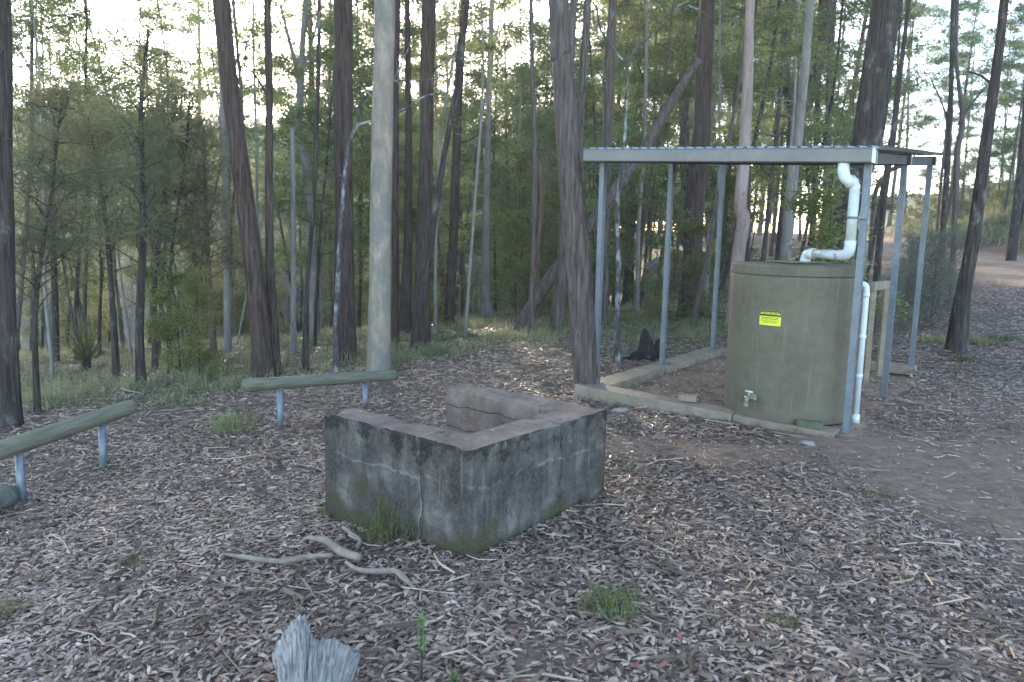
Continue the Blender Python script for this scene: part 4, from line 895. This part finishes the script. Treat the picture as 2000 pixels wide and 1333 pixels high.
lying('fallen_log', [(925, 512), (960, 520), (1000, 530)], [.06, .07, .06], M['deadlog'], 'pale dead log slanting in the thicket behind the pale swollen-foot trunk', 'log')
o_f = [Vector(atd(x, y, 24)) for x, y in ((1262, 524), (1280, 513), (1305, 503))]
mb = MB(); mb.tube(crom(o_f, 4), [.13]*9, 10, True, .2, 1.0); o = mb.build('fallen_log', M['deadlog']); tag(o, 'pale grey fallen log on the slope seen between the two front left shelter posts', 'log')
bs = atd(1565, 490, 24); mb = MB(); zb = gz(bs[0], bs[1])
mb.tube([(bs[0], bs[1], zb-.1), (bs[0], bs[1], zb+.25), (bs[0]+.03, bs[1], zb+.5)], [.26, .22, .17], 12, True, .5, 2.0, flute=.4); tag(mb.build('burnt_stump', M['char']), 'low black burnt stump seen just above the top of the water tank', 'stump')

# ------------------------------------------------------------------ the forest behind, one tree at a time
rs = np.random.RandomState(77)
def azpx(x, y): return 1000+FPX*x/max(y, .1)
occ = [(o.location.x, o.location.y) for o in COL.objects if o.type == 'EMPTY' and o.parent is None]
def free(x, y, dmin):
    for a, b_ in occ:
        if (a-x)**2+(b_-y)**2 < dmin*dmin: return False
    return True
def scatter(key, n, ymin, ymax, pxmin, pxmax, name, label, group, smin=.8, smax=1.2, dmin=1.0, cat='tree', cond=None, tl=.03):
    k = 0; tries = 0
    while k < n and tries < n*60:
        tries += 1
        y = math.sqrt(ymin**2+(ymax**2-ymin**2)*rs.rand()); px = pxmin+(pxmax-pxmin)*rs.rand(); x = (px-1000)/FPX*y
        c = float(crest(min(x, 6)))
        if y < c+.8 or abs(float(road_d(x, y))) < 2.6: continue
        if cond and not cond(x, y, px): continue
        if not free(x, y, dmin): continue
        occ.append((x, y)); s = smin+(smax-smin)*rs.rand()
        place(key, int(rs.rand()*99), x, y, s, rs.rand()*6.28, name, label, cat, group, None, (rs.normal()*tl, rs.normal()*tl)); k += 1
    return k
scatter('oak', 17, 13, 22, -120, 470, 'she_oak', 'feathery thin she-oak in the dense thicket on the left slope', 'she-oaks of the left thicket', .55, .85, .9)
scatter('oak', 16, 18, 40, -100, 640, 'she_oak', 'feathery she-oak in the valley behind the left thicket', 'she-oaks down in the valley', .8, 1.2, 1.1)
scatter('sapling', 26, 12.5, 26, 560, 1180, 'sapling', 'leafy sapling among the trunks of the central forest', 'saplings of the central forest', .6, 1.0, 1.0)
scatter('pole', 44, 18, 50, 560, 1750, 'pole_gum', 'slender leafy gum pole in the forest behind the main trunks', 'slender gum poles of the forest', .75, 1.15, 1.3)
scatter('gum', 60, 28, 90, 520, 1760, 'tall_gum', 'tall straight gum far back in the forest', 'tall gums of the far forest', .85, 1.15, 2.2)
scatter('gum', 20, 40, 90, -150, 520, 'tall_gum', 'tall gum rising from the valley on the left', 'tall gums of the valley', .6, .85, 2.5)
scatter('stem', 38, 11, 32, 440, 1700, 'slender_stem', 'slender bare-stemmed young gum among the bigger trunks', 'slender young gums', .7, 1.2, .7, tl=.07)
scatter('stem', 34, 10.5, 24, -100, 470, 'slender_stem', 'slender bare stem in the thicket on the left slope', 'slender stems of the left slope', .5, .8, .6, tl=.09)
scatter('shrub', 30, 14, 36, 480, 1420, 'shrub', 'yellow-green leafy shrub under the central forest trees', 'leafy shrubs of the forest floor', .6, 1.1, .8, 'shrub')
scatter('shrub', 15, 14, 28, -60, 520, 'shrub', 'leafy shrub under the she-oaks on the left slope', 'leafy shrubs of the left slope', .5, .95, .7, 'shrub')
scatter('sapling', 16, 13, 40, 1180, 1700, 'sapling', 'leafy sapling behind the steel shelter', 'saplings behind the shelter', .6, 1.0, 1.2)
scatter('pole', 20, 24, 60, 1720, 2100, 'pole_gum', 'slender gum on the bank above the dirt track', 'gums on the bank above the track', .7, 1.0, 2.0, cond=lambda x, y, px: float(road_d(x, y)) > 3)
scatter('shrub', 46, 22, 60, 1700, 2100, 'shrub', 'low dark green shrub on the bank above the dirt track', 'shrubs on the bank above the track', .35, .8, .7, 'shrub', cond=lambda x, y, px: float(road_d(x, y)) > 3, tl=.1)
# grey wiry scrub behind the right shelter posts
for i, (px, py, s) in enumerate([(1755, 640, .75), (1790, 628, .9), (1822, 640, .85), (1850, 605, .8), (1775, 600, .8), (1835, 590, .7), (1735, 650, .6)]):
    g = ground(px, py); place('wisp', i, g[0], g[1], s, i*1.3, 'wiry_bush', 'grey wiry bush in the clump behind the rear right shelter posts', 'bush', 'grey wiry bushes behind the shelter')
g = atd(1612, 560, 11.5); place('shrub', 1, g[0], g[1], .78, 1.0, 'shrub', 'leafy green shrub rising behind the water tank beside the huge dark ironbark', 'shrub')
# grass tree on the left
def spiky(px, py, label, n=90, L=.9):
    g = ground(px, py); rs_ = np.random.RandomState(int(px)); V = []; 
    for i in range(n):
        a = rs_.rand()*6.28; e = .25+1.2*rs_.rand(); d = np.array([math.cos(a)*math.cos(e), math.sin(a)*math.cos(e), math.sin(e)]); s = np.array([-math.sin(a), math.cos(a), 0])*.012
        l = L*(.6+.5*rs_.rand()); p0 = np.array([0, 0, .12]); p1 = p0+d*l*.55; p2 = p0+d*l+np.array([0, 0, -.28*l*math.cos(e)])
        V += [p0-s, p0+s, p1+s, p1-s, p1-s, p1+s, p2+s*.1, p2-s*.1]
    me = quads_mesh('leaves', np.array(V), rs_.rand(n*2), M['gumleaf'])
    r = empty('grass_tree', g, label=label, cat='grass tree'); link(bpy.data.objects.new('leaves', me), r)
    mb = MB(); mb.tube([(0, 0, -.1), (0, 0, .16)], [.09, .07], 10, True, .3); mb.build('stem', M['char'], r)
spiky(170, 722, 'spiky dark green grass tree low among the left thicket stems')
# white-flowering bush on the left
for i, (px, py, s, lb) in enumerate([(352, 735, .55, 'pale-leaved bush with creamy flower tips beside the thickest she-oak'), (385, 742, .38, 'low pale-leaved bush at the edge of the leaf litter left of the leaning ironbark')]):
    g = ground(px, py); r = place('shrub', i+1, g[0], g[1], s, i*2.0, 'flowering_bush', lb, 'bush')
# overhanging twigs of green leaves hang beyond the shelter
# ------------------------------------------------------------------ far wood on the ridge (one mass)
N = 5200; y = 85+125*rs.rand(N)**.8; px = -250+rs.rand(N)*1650; x = (px-1000)/FPX*y
keep = (hz(x, y) > -11.5) & ((px < 1180) | (rs.rand(N) < .5)); x, y = x[keep], y[keep]
z = hz(x, y); n_ = len(x); hh = 5+7*rs.rand(n_)
cen = np.stack([x, y, z+hh*.75], 1); V, rn = leaf_cloud(cen, 2.3+1.5*rs.rand(n_), 46, .85, .5, rs, .1, 1.25)
o = link(bpy.data.objects.new('far_wood', quads_mesh('far_wood', V, rn, M['farleaf']))); tag(o, 'pale hazy wood covering the far ridge', 'wood', kind='stuff')
# ------------------------------------------------------------------ leaf litter
def litter():
    rs = np.random.RandomState(9); X_, Y_, S_ = [], [], []
    for y0, y1, dens, sc in ((1.6, 3.5, 3600, .92), (3.5, 6, 2900, .92), (6, 9, 1900, .98), (9, 13, 950, 1.1), (13, 20, 330, 1.35), (20, 34, 70, 1.8)):
        wd = lambda y: 1.5*y+2.4
        area = (wd(y0)+wd(y1))/2*(y1-y0); n = int(area*dens)
        y = y0+(y1-y0)*rs.rand(n); x = (rs.rand(n)-.5)*wd(y); X_.append(x); Y_.append(y); S_.append(np.full(n, sc))
    x = np.concatenate(X_); y = np.concatenate(Y_); s = np.concatenate(S_)
    rd, dt, gr = masks(x, y)
    pu, pv = in_frame(x, y); padm = (pu > -.1) & (pu < 1.02) & (pv > -.08) & (pv < 1.08)
    cl = fbm(x*1.1+9, y*1.1, 3)                                     # thin and thick drifts
    p = (1-.93*np.clip(dt, 0, 1))*(1-.97*rd)*(1-.70*gr)*(.45+1.1*sstep(.33, .52, cl))
    right = sstep(1.5, 3.2, x)*sstep(8, 5.5, y); p = p*(1-.35*right)
    p = np.where(padm, .30, p)
    p = np.where(in_fire(x, y, .012), 0, p)
    p = np.where(np.hypot(x-TC.x, y-TC.y) < TR+.02, 0, p)
    k = rs.rand(len(x)) < p; x, y, s = x[k], y[k], s[k]
    ex = [at(a_, b_, .555) for a_, b_ in ((700, 806), (738, 826), (962, 842), (1090, 800), (1010, 768), (940, 752), (1130, 812))]+[S(u_, v_, z_) for u_, v_, z_ in ((.4, -.12, .108), (.9, -.08, .094), (.02, .7, .112), (-.04, 1.6, .11), (.03, 2.2, .11), (1.9, -.1, .056), (.2, -.06, .114))]
    x = np.concatenate([x, [e_[0] for e_ in ex]]); y = np.concatenate([y, [e_[1] for e_ in ex]]); s = np.concatenate([s, np.ones(len(ex))]); n = len(x)
    pu, pv = in_frame(x, y); padm = (pu > 0) & (pu < 1.0) & (pv > 0) & (pv < 1.0)
    e = .03; z0 = hz(x, y); sx_ = (hz(x+e, y)-z0)/e; sy_ = (hz(x, y+e)-z0)/e
    z = np.where(padm, .045, z0)+.003+.016*rs.rand(n)**1.3
    z[-len(ex):] = [e_[2]+.004 for e_ in ex]
    yaw = rs.rand(n)*6.283; L = (.036+.064*rs.rand(n)**1.4)*s; small = rs.rand(n) < .35; L = np.where(small, L*.6, L); W = L*np.where(small, .3+.3*rs.rand(n), .15+.14*rs.rand(n)); 
    crumb = rs.rand(n) < .22; L = np.where(crumb, .012+.018*rs.rand(n), L); W = np.where(crumb, L*(.4+.5*rs.rand(n)), W)
    tip = rs.normal(size=n)*.10; roll = rs.normal(size=n)*.20
    f = np.stack([np.cos(yaw)*np.cos(tip), np.sin(yaw)*np.cos(tip), np.sin(tip)+np.cos(yaw)*sx_+np.sin(yaw)*sy_], 1)
    sd_ = np.stack([-np.sin(yaw)*np.cos(roll), np.cos(yaw)*np.cos(roll), np.sin(roll)], 1)
    upv = np.cross(f, sd_); up = upv/np.linalg.norm(upv, axis=1)[:, None]
    c = np.stack([x, y, z], 1); L = L[:, None]; W = W[:, None]; bend_ = (rs.normal(size=n)*.16)[:, None]; arch = (np.abs(rs.normal(size=n))*.09-.02)[:, None]; curl = (rs.normal(size=n)*.2)[:, None]
    def pt(t, w_): return c+f*L*(t-.5)+sd_*(W*w_+bend_*L*(1-(2*t-1)**2))+up*(arch*L*(1-(2*t-1)**2)+curl*W*abs(w_))
    V = np.stack([pt(0, 0), pt(.30, .5), pt(.30, 0), pt(.30, -.5), pt(.68, .40), pt(.68, 0), pt(.68, -.40), pt(1, 0)], 1).reshape(-1, 3)
    tmpl = np.array([0, 2, 1, 0, 3, 2, 1, 2, 5, 4, 2, 3, 6, 5, 4, 5, 7, 5, 6, 7]); st = np.array([0, 3, 6, 10, 14, 17])
    loops = (np.arange(n)[:, None]*8+tmpl).ravel(); starts = (np.arange(n)[:, None]*20+st).ravel()
    r = np.clip(rs.beta(1.9, 2.5, n)*.80+(fbm(x*.9+3, y*.9, 3)-.5)*.35, 0, .78); r = np.where(rs.rand(n) < .014, .9+.1*rs.rand(n), r)
    me = mesh_np('leaf_litter', V, loops, starts, M['litter'], {'rnd': ('FACE', np.repeat(r, 6))})
    tag(link(bpy.data.objects.new('leaf_litter', me)), 'dry grey and tan gum leaves carpeting the clearing', 'leaf litter', kind='stuff')
    print('litter leaves', n)
litter()
# fine twigs and bark strips among the leaves
def twigs():
    rs = np.random.RandomState(19); n = 9000; y = 1.6+13*rs.rand(n)**.8; x = (rs.rand(n)-.5)*(1.5*y+2); rd, dt, gr = masks(x, y)
    k = (rs.rand(n) < (1-.5*dt)*(1-.8*gr)*(1-rd)) & ~in_fire(x, y, .03) & (np.hypot(x-TC.x, y-TC.y) > TR+.15); pu, pv = in_frame(x, y); k &= ~((pu > -.15) & (pu < 1.1) & (pv > -.1) & (pv < 1.1)); x, y = x[k], y[k]; n = len(x)
    yaw = rs.rand(n)*6.283; L = .06+.28*rs.rand(n)**3; W = .0018+.003*rs.rand(n); strip = rs.rand(n) < .07; W = np.where(strip, .006+.005*rs.rand(n), W); L = np.where(strip, .08+.12*rs.rand(n), L); z = hz(x, y)+.022+.012*rs.rand(n)
    f = np.stack([np.cos(yaw), np.sin(yaw), rs.normal(size=n)*.08], 1); s = np.stack([-np.sin(yaw), np.cos(yaw), np.zeros(n)], 1); u = np.array([0, 0, 1.]); c = np.stack([x, y, z], 1)
    bd = (rs.normal(size=n)*.12)[:, None]; V = []
    L = L[:, None]; W = W[:, None]
    for t, b_ in ((-.5, 0), (0, 1), (.5, -.3)):
        q = c+f*L*t+s*bd*L*b_
        V += [q+s*W, q+u*W*1.4, q-s*W]
    V = np.stack(V, 1).reshape(-1, 3); base = np.arange(n)[:, None]*9
    t_ = np.array([0, 3, 4, 1, 1, 4, 5, 2, 3, 6, 7, 4, 4, 7, 8, 5]); loops = (base+t_).ravel(); starts = np.arange(0, n*16, 4)
    r = np.repeat(np.where(strip | (rs.rand(n) < .75), .12*rs.rand(n), .2+.3*rs.rand(n)), 4)
    tag(link(bpy.data.objects.new('twig_litter', mesh_np('twig_litter', V, loops, starts, M['litter'], {'rnd': ('FACE', r)}))), 'fine twigs scattered among the dry leaves', 'twigs', kind='stuff')
twigs()
# ------------------------------------------------------------------ grass
def blades(cx, cy, cz, n_per, spread, hgt, rs, wd=.006, droop=.5):
    K = len(cx); N = K*n_per; a = rs.rand(N)*6.283; rr = np.repeat(spread, n_per)*rs.rand(N)**.6
    a0 = rs.rand(N)*6.283
    bx = np.repeat(cx, n_per)+np.cos(a0)*rr; by = np.repeat(cy, n_per)+np.sin(a0)*rr
    bz = np.repeat(cz, n_per)-.01
    H_ = np.repeat(hgt, n_per)*(.5+.7*rs.rand(N)); ln = (.25+.9*rs.rand(N))*droop
    s = np.stack([-np.sin(a), np.cos(a), np.zeros(N)], 1)*(wd*(.6+.8*rs.rand(N)))[:, None]; o = np.stack([np.cos(a), np.sin(a), np.zeros(N)], 1)
    b0 = np.stack([bx, by, bz], 1); b1 = b0+o*(H_*ln*.35)[:, None]; b1[:, 2] += H_*.6; b2 = b0+o*(H_*ln*1.15)[:, None]; b2[:, 2] += H_*(1-.35*ln)
    V = np.stack([b0-s, b0+s, b1+s*.8, b1-s*.8, b1-s*.8, b1+s*.8, b2+s*.1, b2-s*.1], 1).reshape(-1, 3)
    return V, np.repeat(np.clip(.6*np.repeat(rs.rand(K), n_per)+.4*rs.rand(N), 0, 1), 2)
rs = np.random.RandomState(21); n = 12000; y = 7+19*rs.rand(n)**.85; x = (rs.rand(n)-.45)*(1.5*y+2); rd, dt, gr = masks(x, y)
k = (rs.rand(n) < gr*(.08+.95*sstep(.42, .60, fbm(x*.9, y*.9)))) & (x < 9); x, y = x[k], y[k]
V, rn = blades(x, y, hz(x, y), 24, .08+.16*rs.rand(len(x)), .06+.22*rs.rand(len(x))**1.6, rs, .0038, 1.3)
tag(link(bpy.data.objects.new('grass', quads_mesh('grass', V, rn, M['grass']))), 'soft pale grass under the trees at the edge of the clearing', 'grass', kind='stuff')
n = 2600; y = 16+40*rs.rand(n); x = y*(.42+.35*rs.rand(n)); q_ = road_d(x, y); k = (q_ > 2.7); x, y = x[k], y[k]
V, rn = blades(x, y, hz(x, y), 16, .35+.2*rs.rand(len(x)), .3+.35*rs.rand(len(x)), rs, .016, .8)
tag(link(bpy.data.objects.new('bank_scrub', quads_mesh('bank_scrub', V, rn, M['grass']))), 'low grass and scrub covering the bank above the track', 'grass', kind='stuff')
TU = [((762, 1052), .16, .17, 'fine green grass tuft growing against the foot of the fireplace wall', 90, None), ((460, 838), .22, .15, 'yellow-green grass tuft left of the first post of the level log rail', 130, None),
      ((262, 1103), .09, .05, 'small green grass tuft in the leaves at lower left', 60, None), ((1192, 1198), .12, .10, 'grass tuft in the leaves in front of the fireplace, right of centre', 90, None),
      ((18, 1200), .10, .08, 'grass tuft cut by the lower left edge', 70, None), ((1530, 1220), .06, .05, 'tiny grass tuft in the leaves at lower right', 30, None), ((1720, 970), .12, .05, 'low green sprig tuft in the leaves right of the water tank', 40, None),
      ((1900, 672), .30, .12, 'green grass tuft at the right foot of the dark trackside tree', 120, None), ((1830, 668), .25, .10, 'low grass tuft left of the dark trackside tree', 90, None), ((1955, 668), .28, .10, 'low grass tuft right of the dark trackside tree near the track', 90, None),
      ((1010, 800), .0, .0, '', 0, None), ((795, 838), .10, .06, 'yellowish grass tuft inside the open side of the fireplace', 60, None), ((640, 1005), .06, .05, 'small weed tuft at the left corner of the fireplace', 30, None), ((1880, 705), .12, .08, 'little grass tuft in front of the dark trackside tree', 50, None)]
for (px, py), sp_, h_t, lb, nb, _ in TU:
    if not nb: continue
    g = ground(px, py); rs_ = np.random.RandomState(int(px+py)); V, rn = blades(np.zeros(1), np.zeros(1), np.zeros(1), nb*2, np.array([sp_]), np.array([h_t*1.3]), rs_, .0022 if g[1] < 7 else .005, .9)
    o = link(bpy.data.objects.new('grass_tuft', quads_mesh('grass_tuft', V, rn, M['tuft']))); o.location = g; tag(o, lb, 'grass tuft')
# seedlings in the foreground
def seedling(px, py, h, lb, sd_):
    g = Vector(ground(px, py)); rs_ = np.random.RandomState(sd_); r = empty('seedling', g, label=lb, cat='plant')
    P = [Vector((0, 0, -.02)), Vector((.004, 0, h*.4)), Vector((0, .003, h*.75)), Vector((.003, 0, h))]; mb = MB(); C = crom(P, 4); mb.tube(C, list(np.linspace(.0035, .0015, len(C))), 6, False); mb.build('stem', M['darkbark'], r)
    V = []; rn = []
    for k in range(58):
        f = .1+.9*k/58; q = C[int(f*(len(C)-1))]; a = k*2.4; e = .7+.5*rs_.rand(); l = .034*(1.3-.4*f)
        d = np.array([math.cos(a)*math.cos(e), math.sin(a)*math.cos(e), math.sin(e)]); s = np.array([-math.sin(a), math.cos(a), 0])*.006; p = np.array(q)
        if f > .35: V += [p, p+d*l*.5+s, p+d*l, p+d*l*.5-s]; rn.append(rs_.rand())
        else: V += [p, p+d*l*.3+s*.3, p+d*l*.6, p+d*l*.3-s*.3]; rn.append(0)
    link(bpy.data.objects.new('leaves', quads_mesh('leaves', np.array(V), np.array(rn), M['seedling'])), r)
seedling(822, 1335, .26, 'upright bright green seedling near the bottom edge right of the bleached stump', 3)
seedling(886, 1372, .10, 'small green seedling at the bottom edge right of the taller one', 4)
# stone and scraps
for px, py, s_, lb in ((1757 // 1, 0, 0, ''), (1578, 869, .045, 'small brown stone on bare soil in front of the water tank'), (1212, 806, .06, 'pale stone beneath the front sleeper by the fireplace'), (183, 1250, .035, 'dark pebble in the leaves at lower left')):
    if not lb: continue
    g = ground(px, py); bm = bmesh.new(); bmesh.ops.create_icosphere(bm, subdivisions=3, radius=s_)
    for v in bm.verts: v.co *= 1+.35*mnoise.noise(v.co*30); v.co.z *= .5; v.co.x *= 1.4
    me = bpy.data.meshes.new('stone'); bm.to_mesh(me); bm.free(); me.materials.append(M['rock'] if 'dark' not in lb else M['char']); o = link(bpy.data.objects.new('stone', me)); o.location = (g[0], g[1], g[2]+s_*.2); tag(o, lb, 'stone')
print('objects', len(COL.objects))

# ------------------------------------------------------------------ the air: thin evening haze
hm = bpy.data.materials.new('haze_air'); hm.use_nodes = True; nt = hm.node_tree; nt.nodes.remove(nt.nodes['Principled BSDF'])
pv = nt.nodes.new('ShaderNodeVolumePrincipled'); pv.inputs['Color'].default_value = (.86, .92, 1.0, 1); pv.inputs['Density'].default_value = .0013; pv.inputs['Anisotropy'].default_value = .3
nt.links.new(pv.outputs[0], nt.nodes['Material Output'].inputs['Volume'])
mb = MB(); mb.box((0, 205, 7), (660, 440, 66)); hz_o = mb.build('haze', hm); tag(hz_o, 'thin pale evening haze between the far trees', 'haze', kind='stuff')
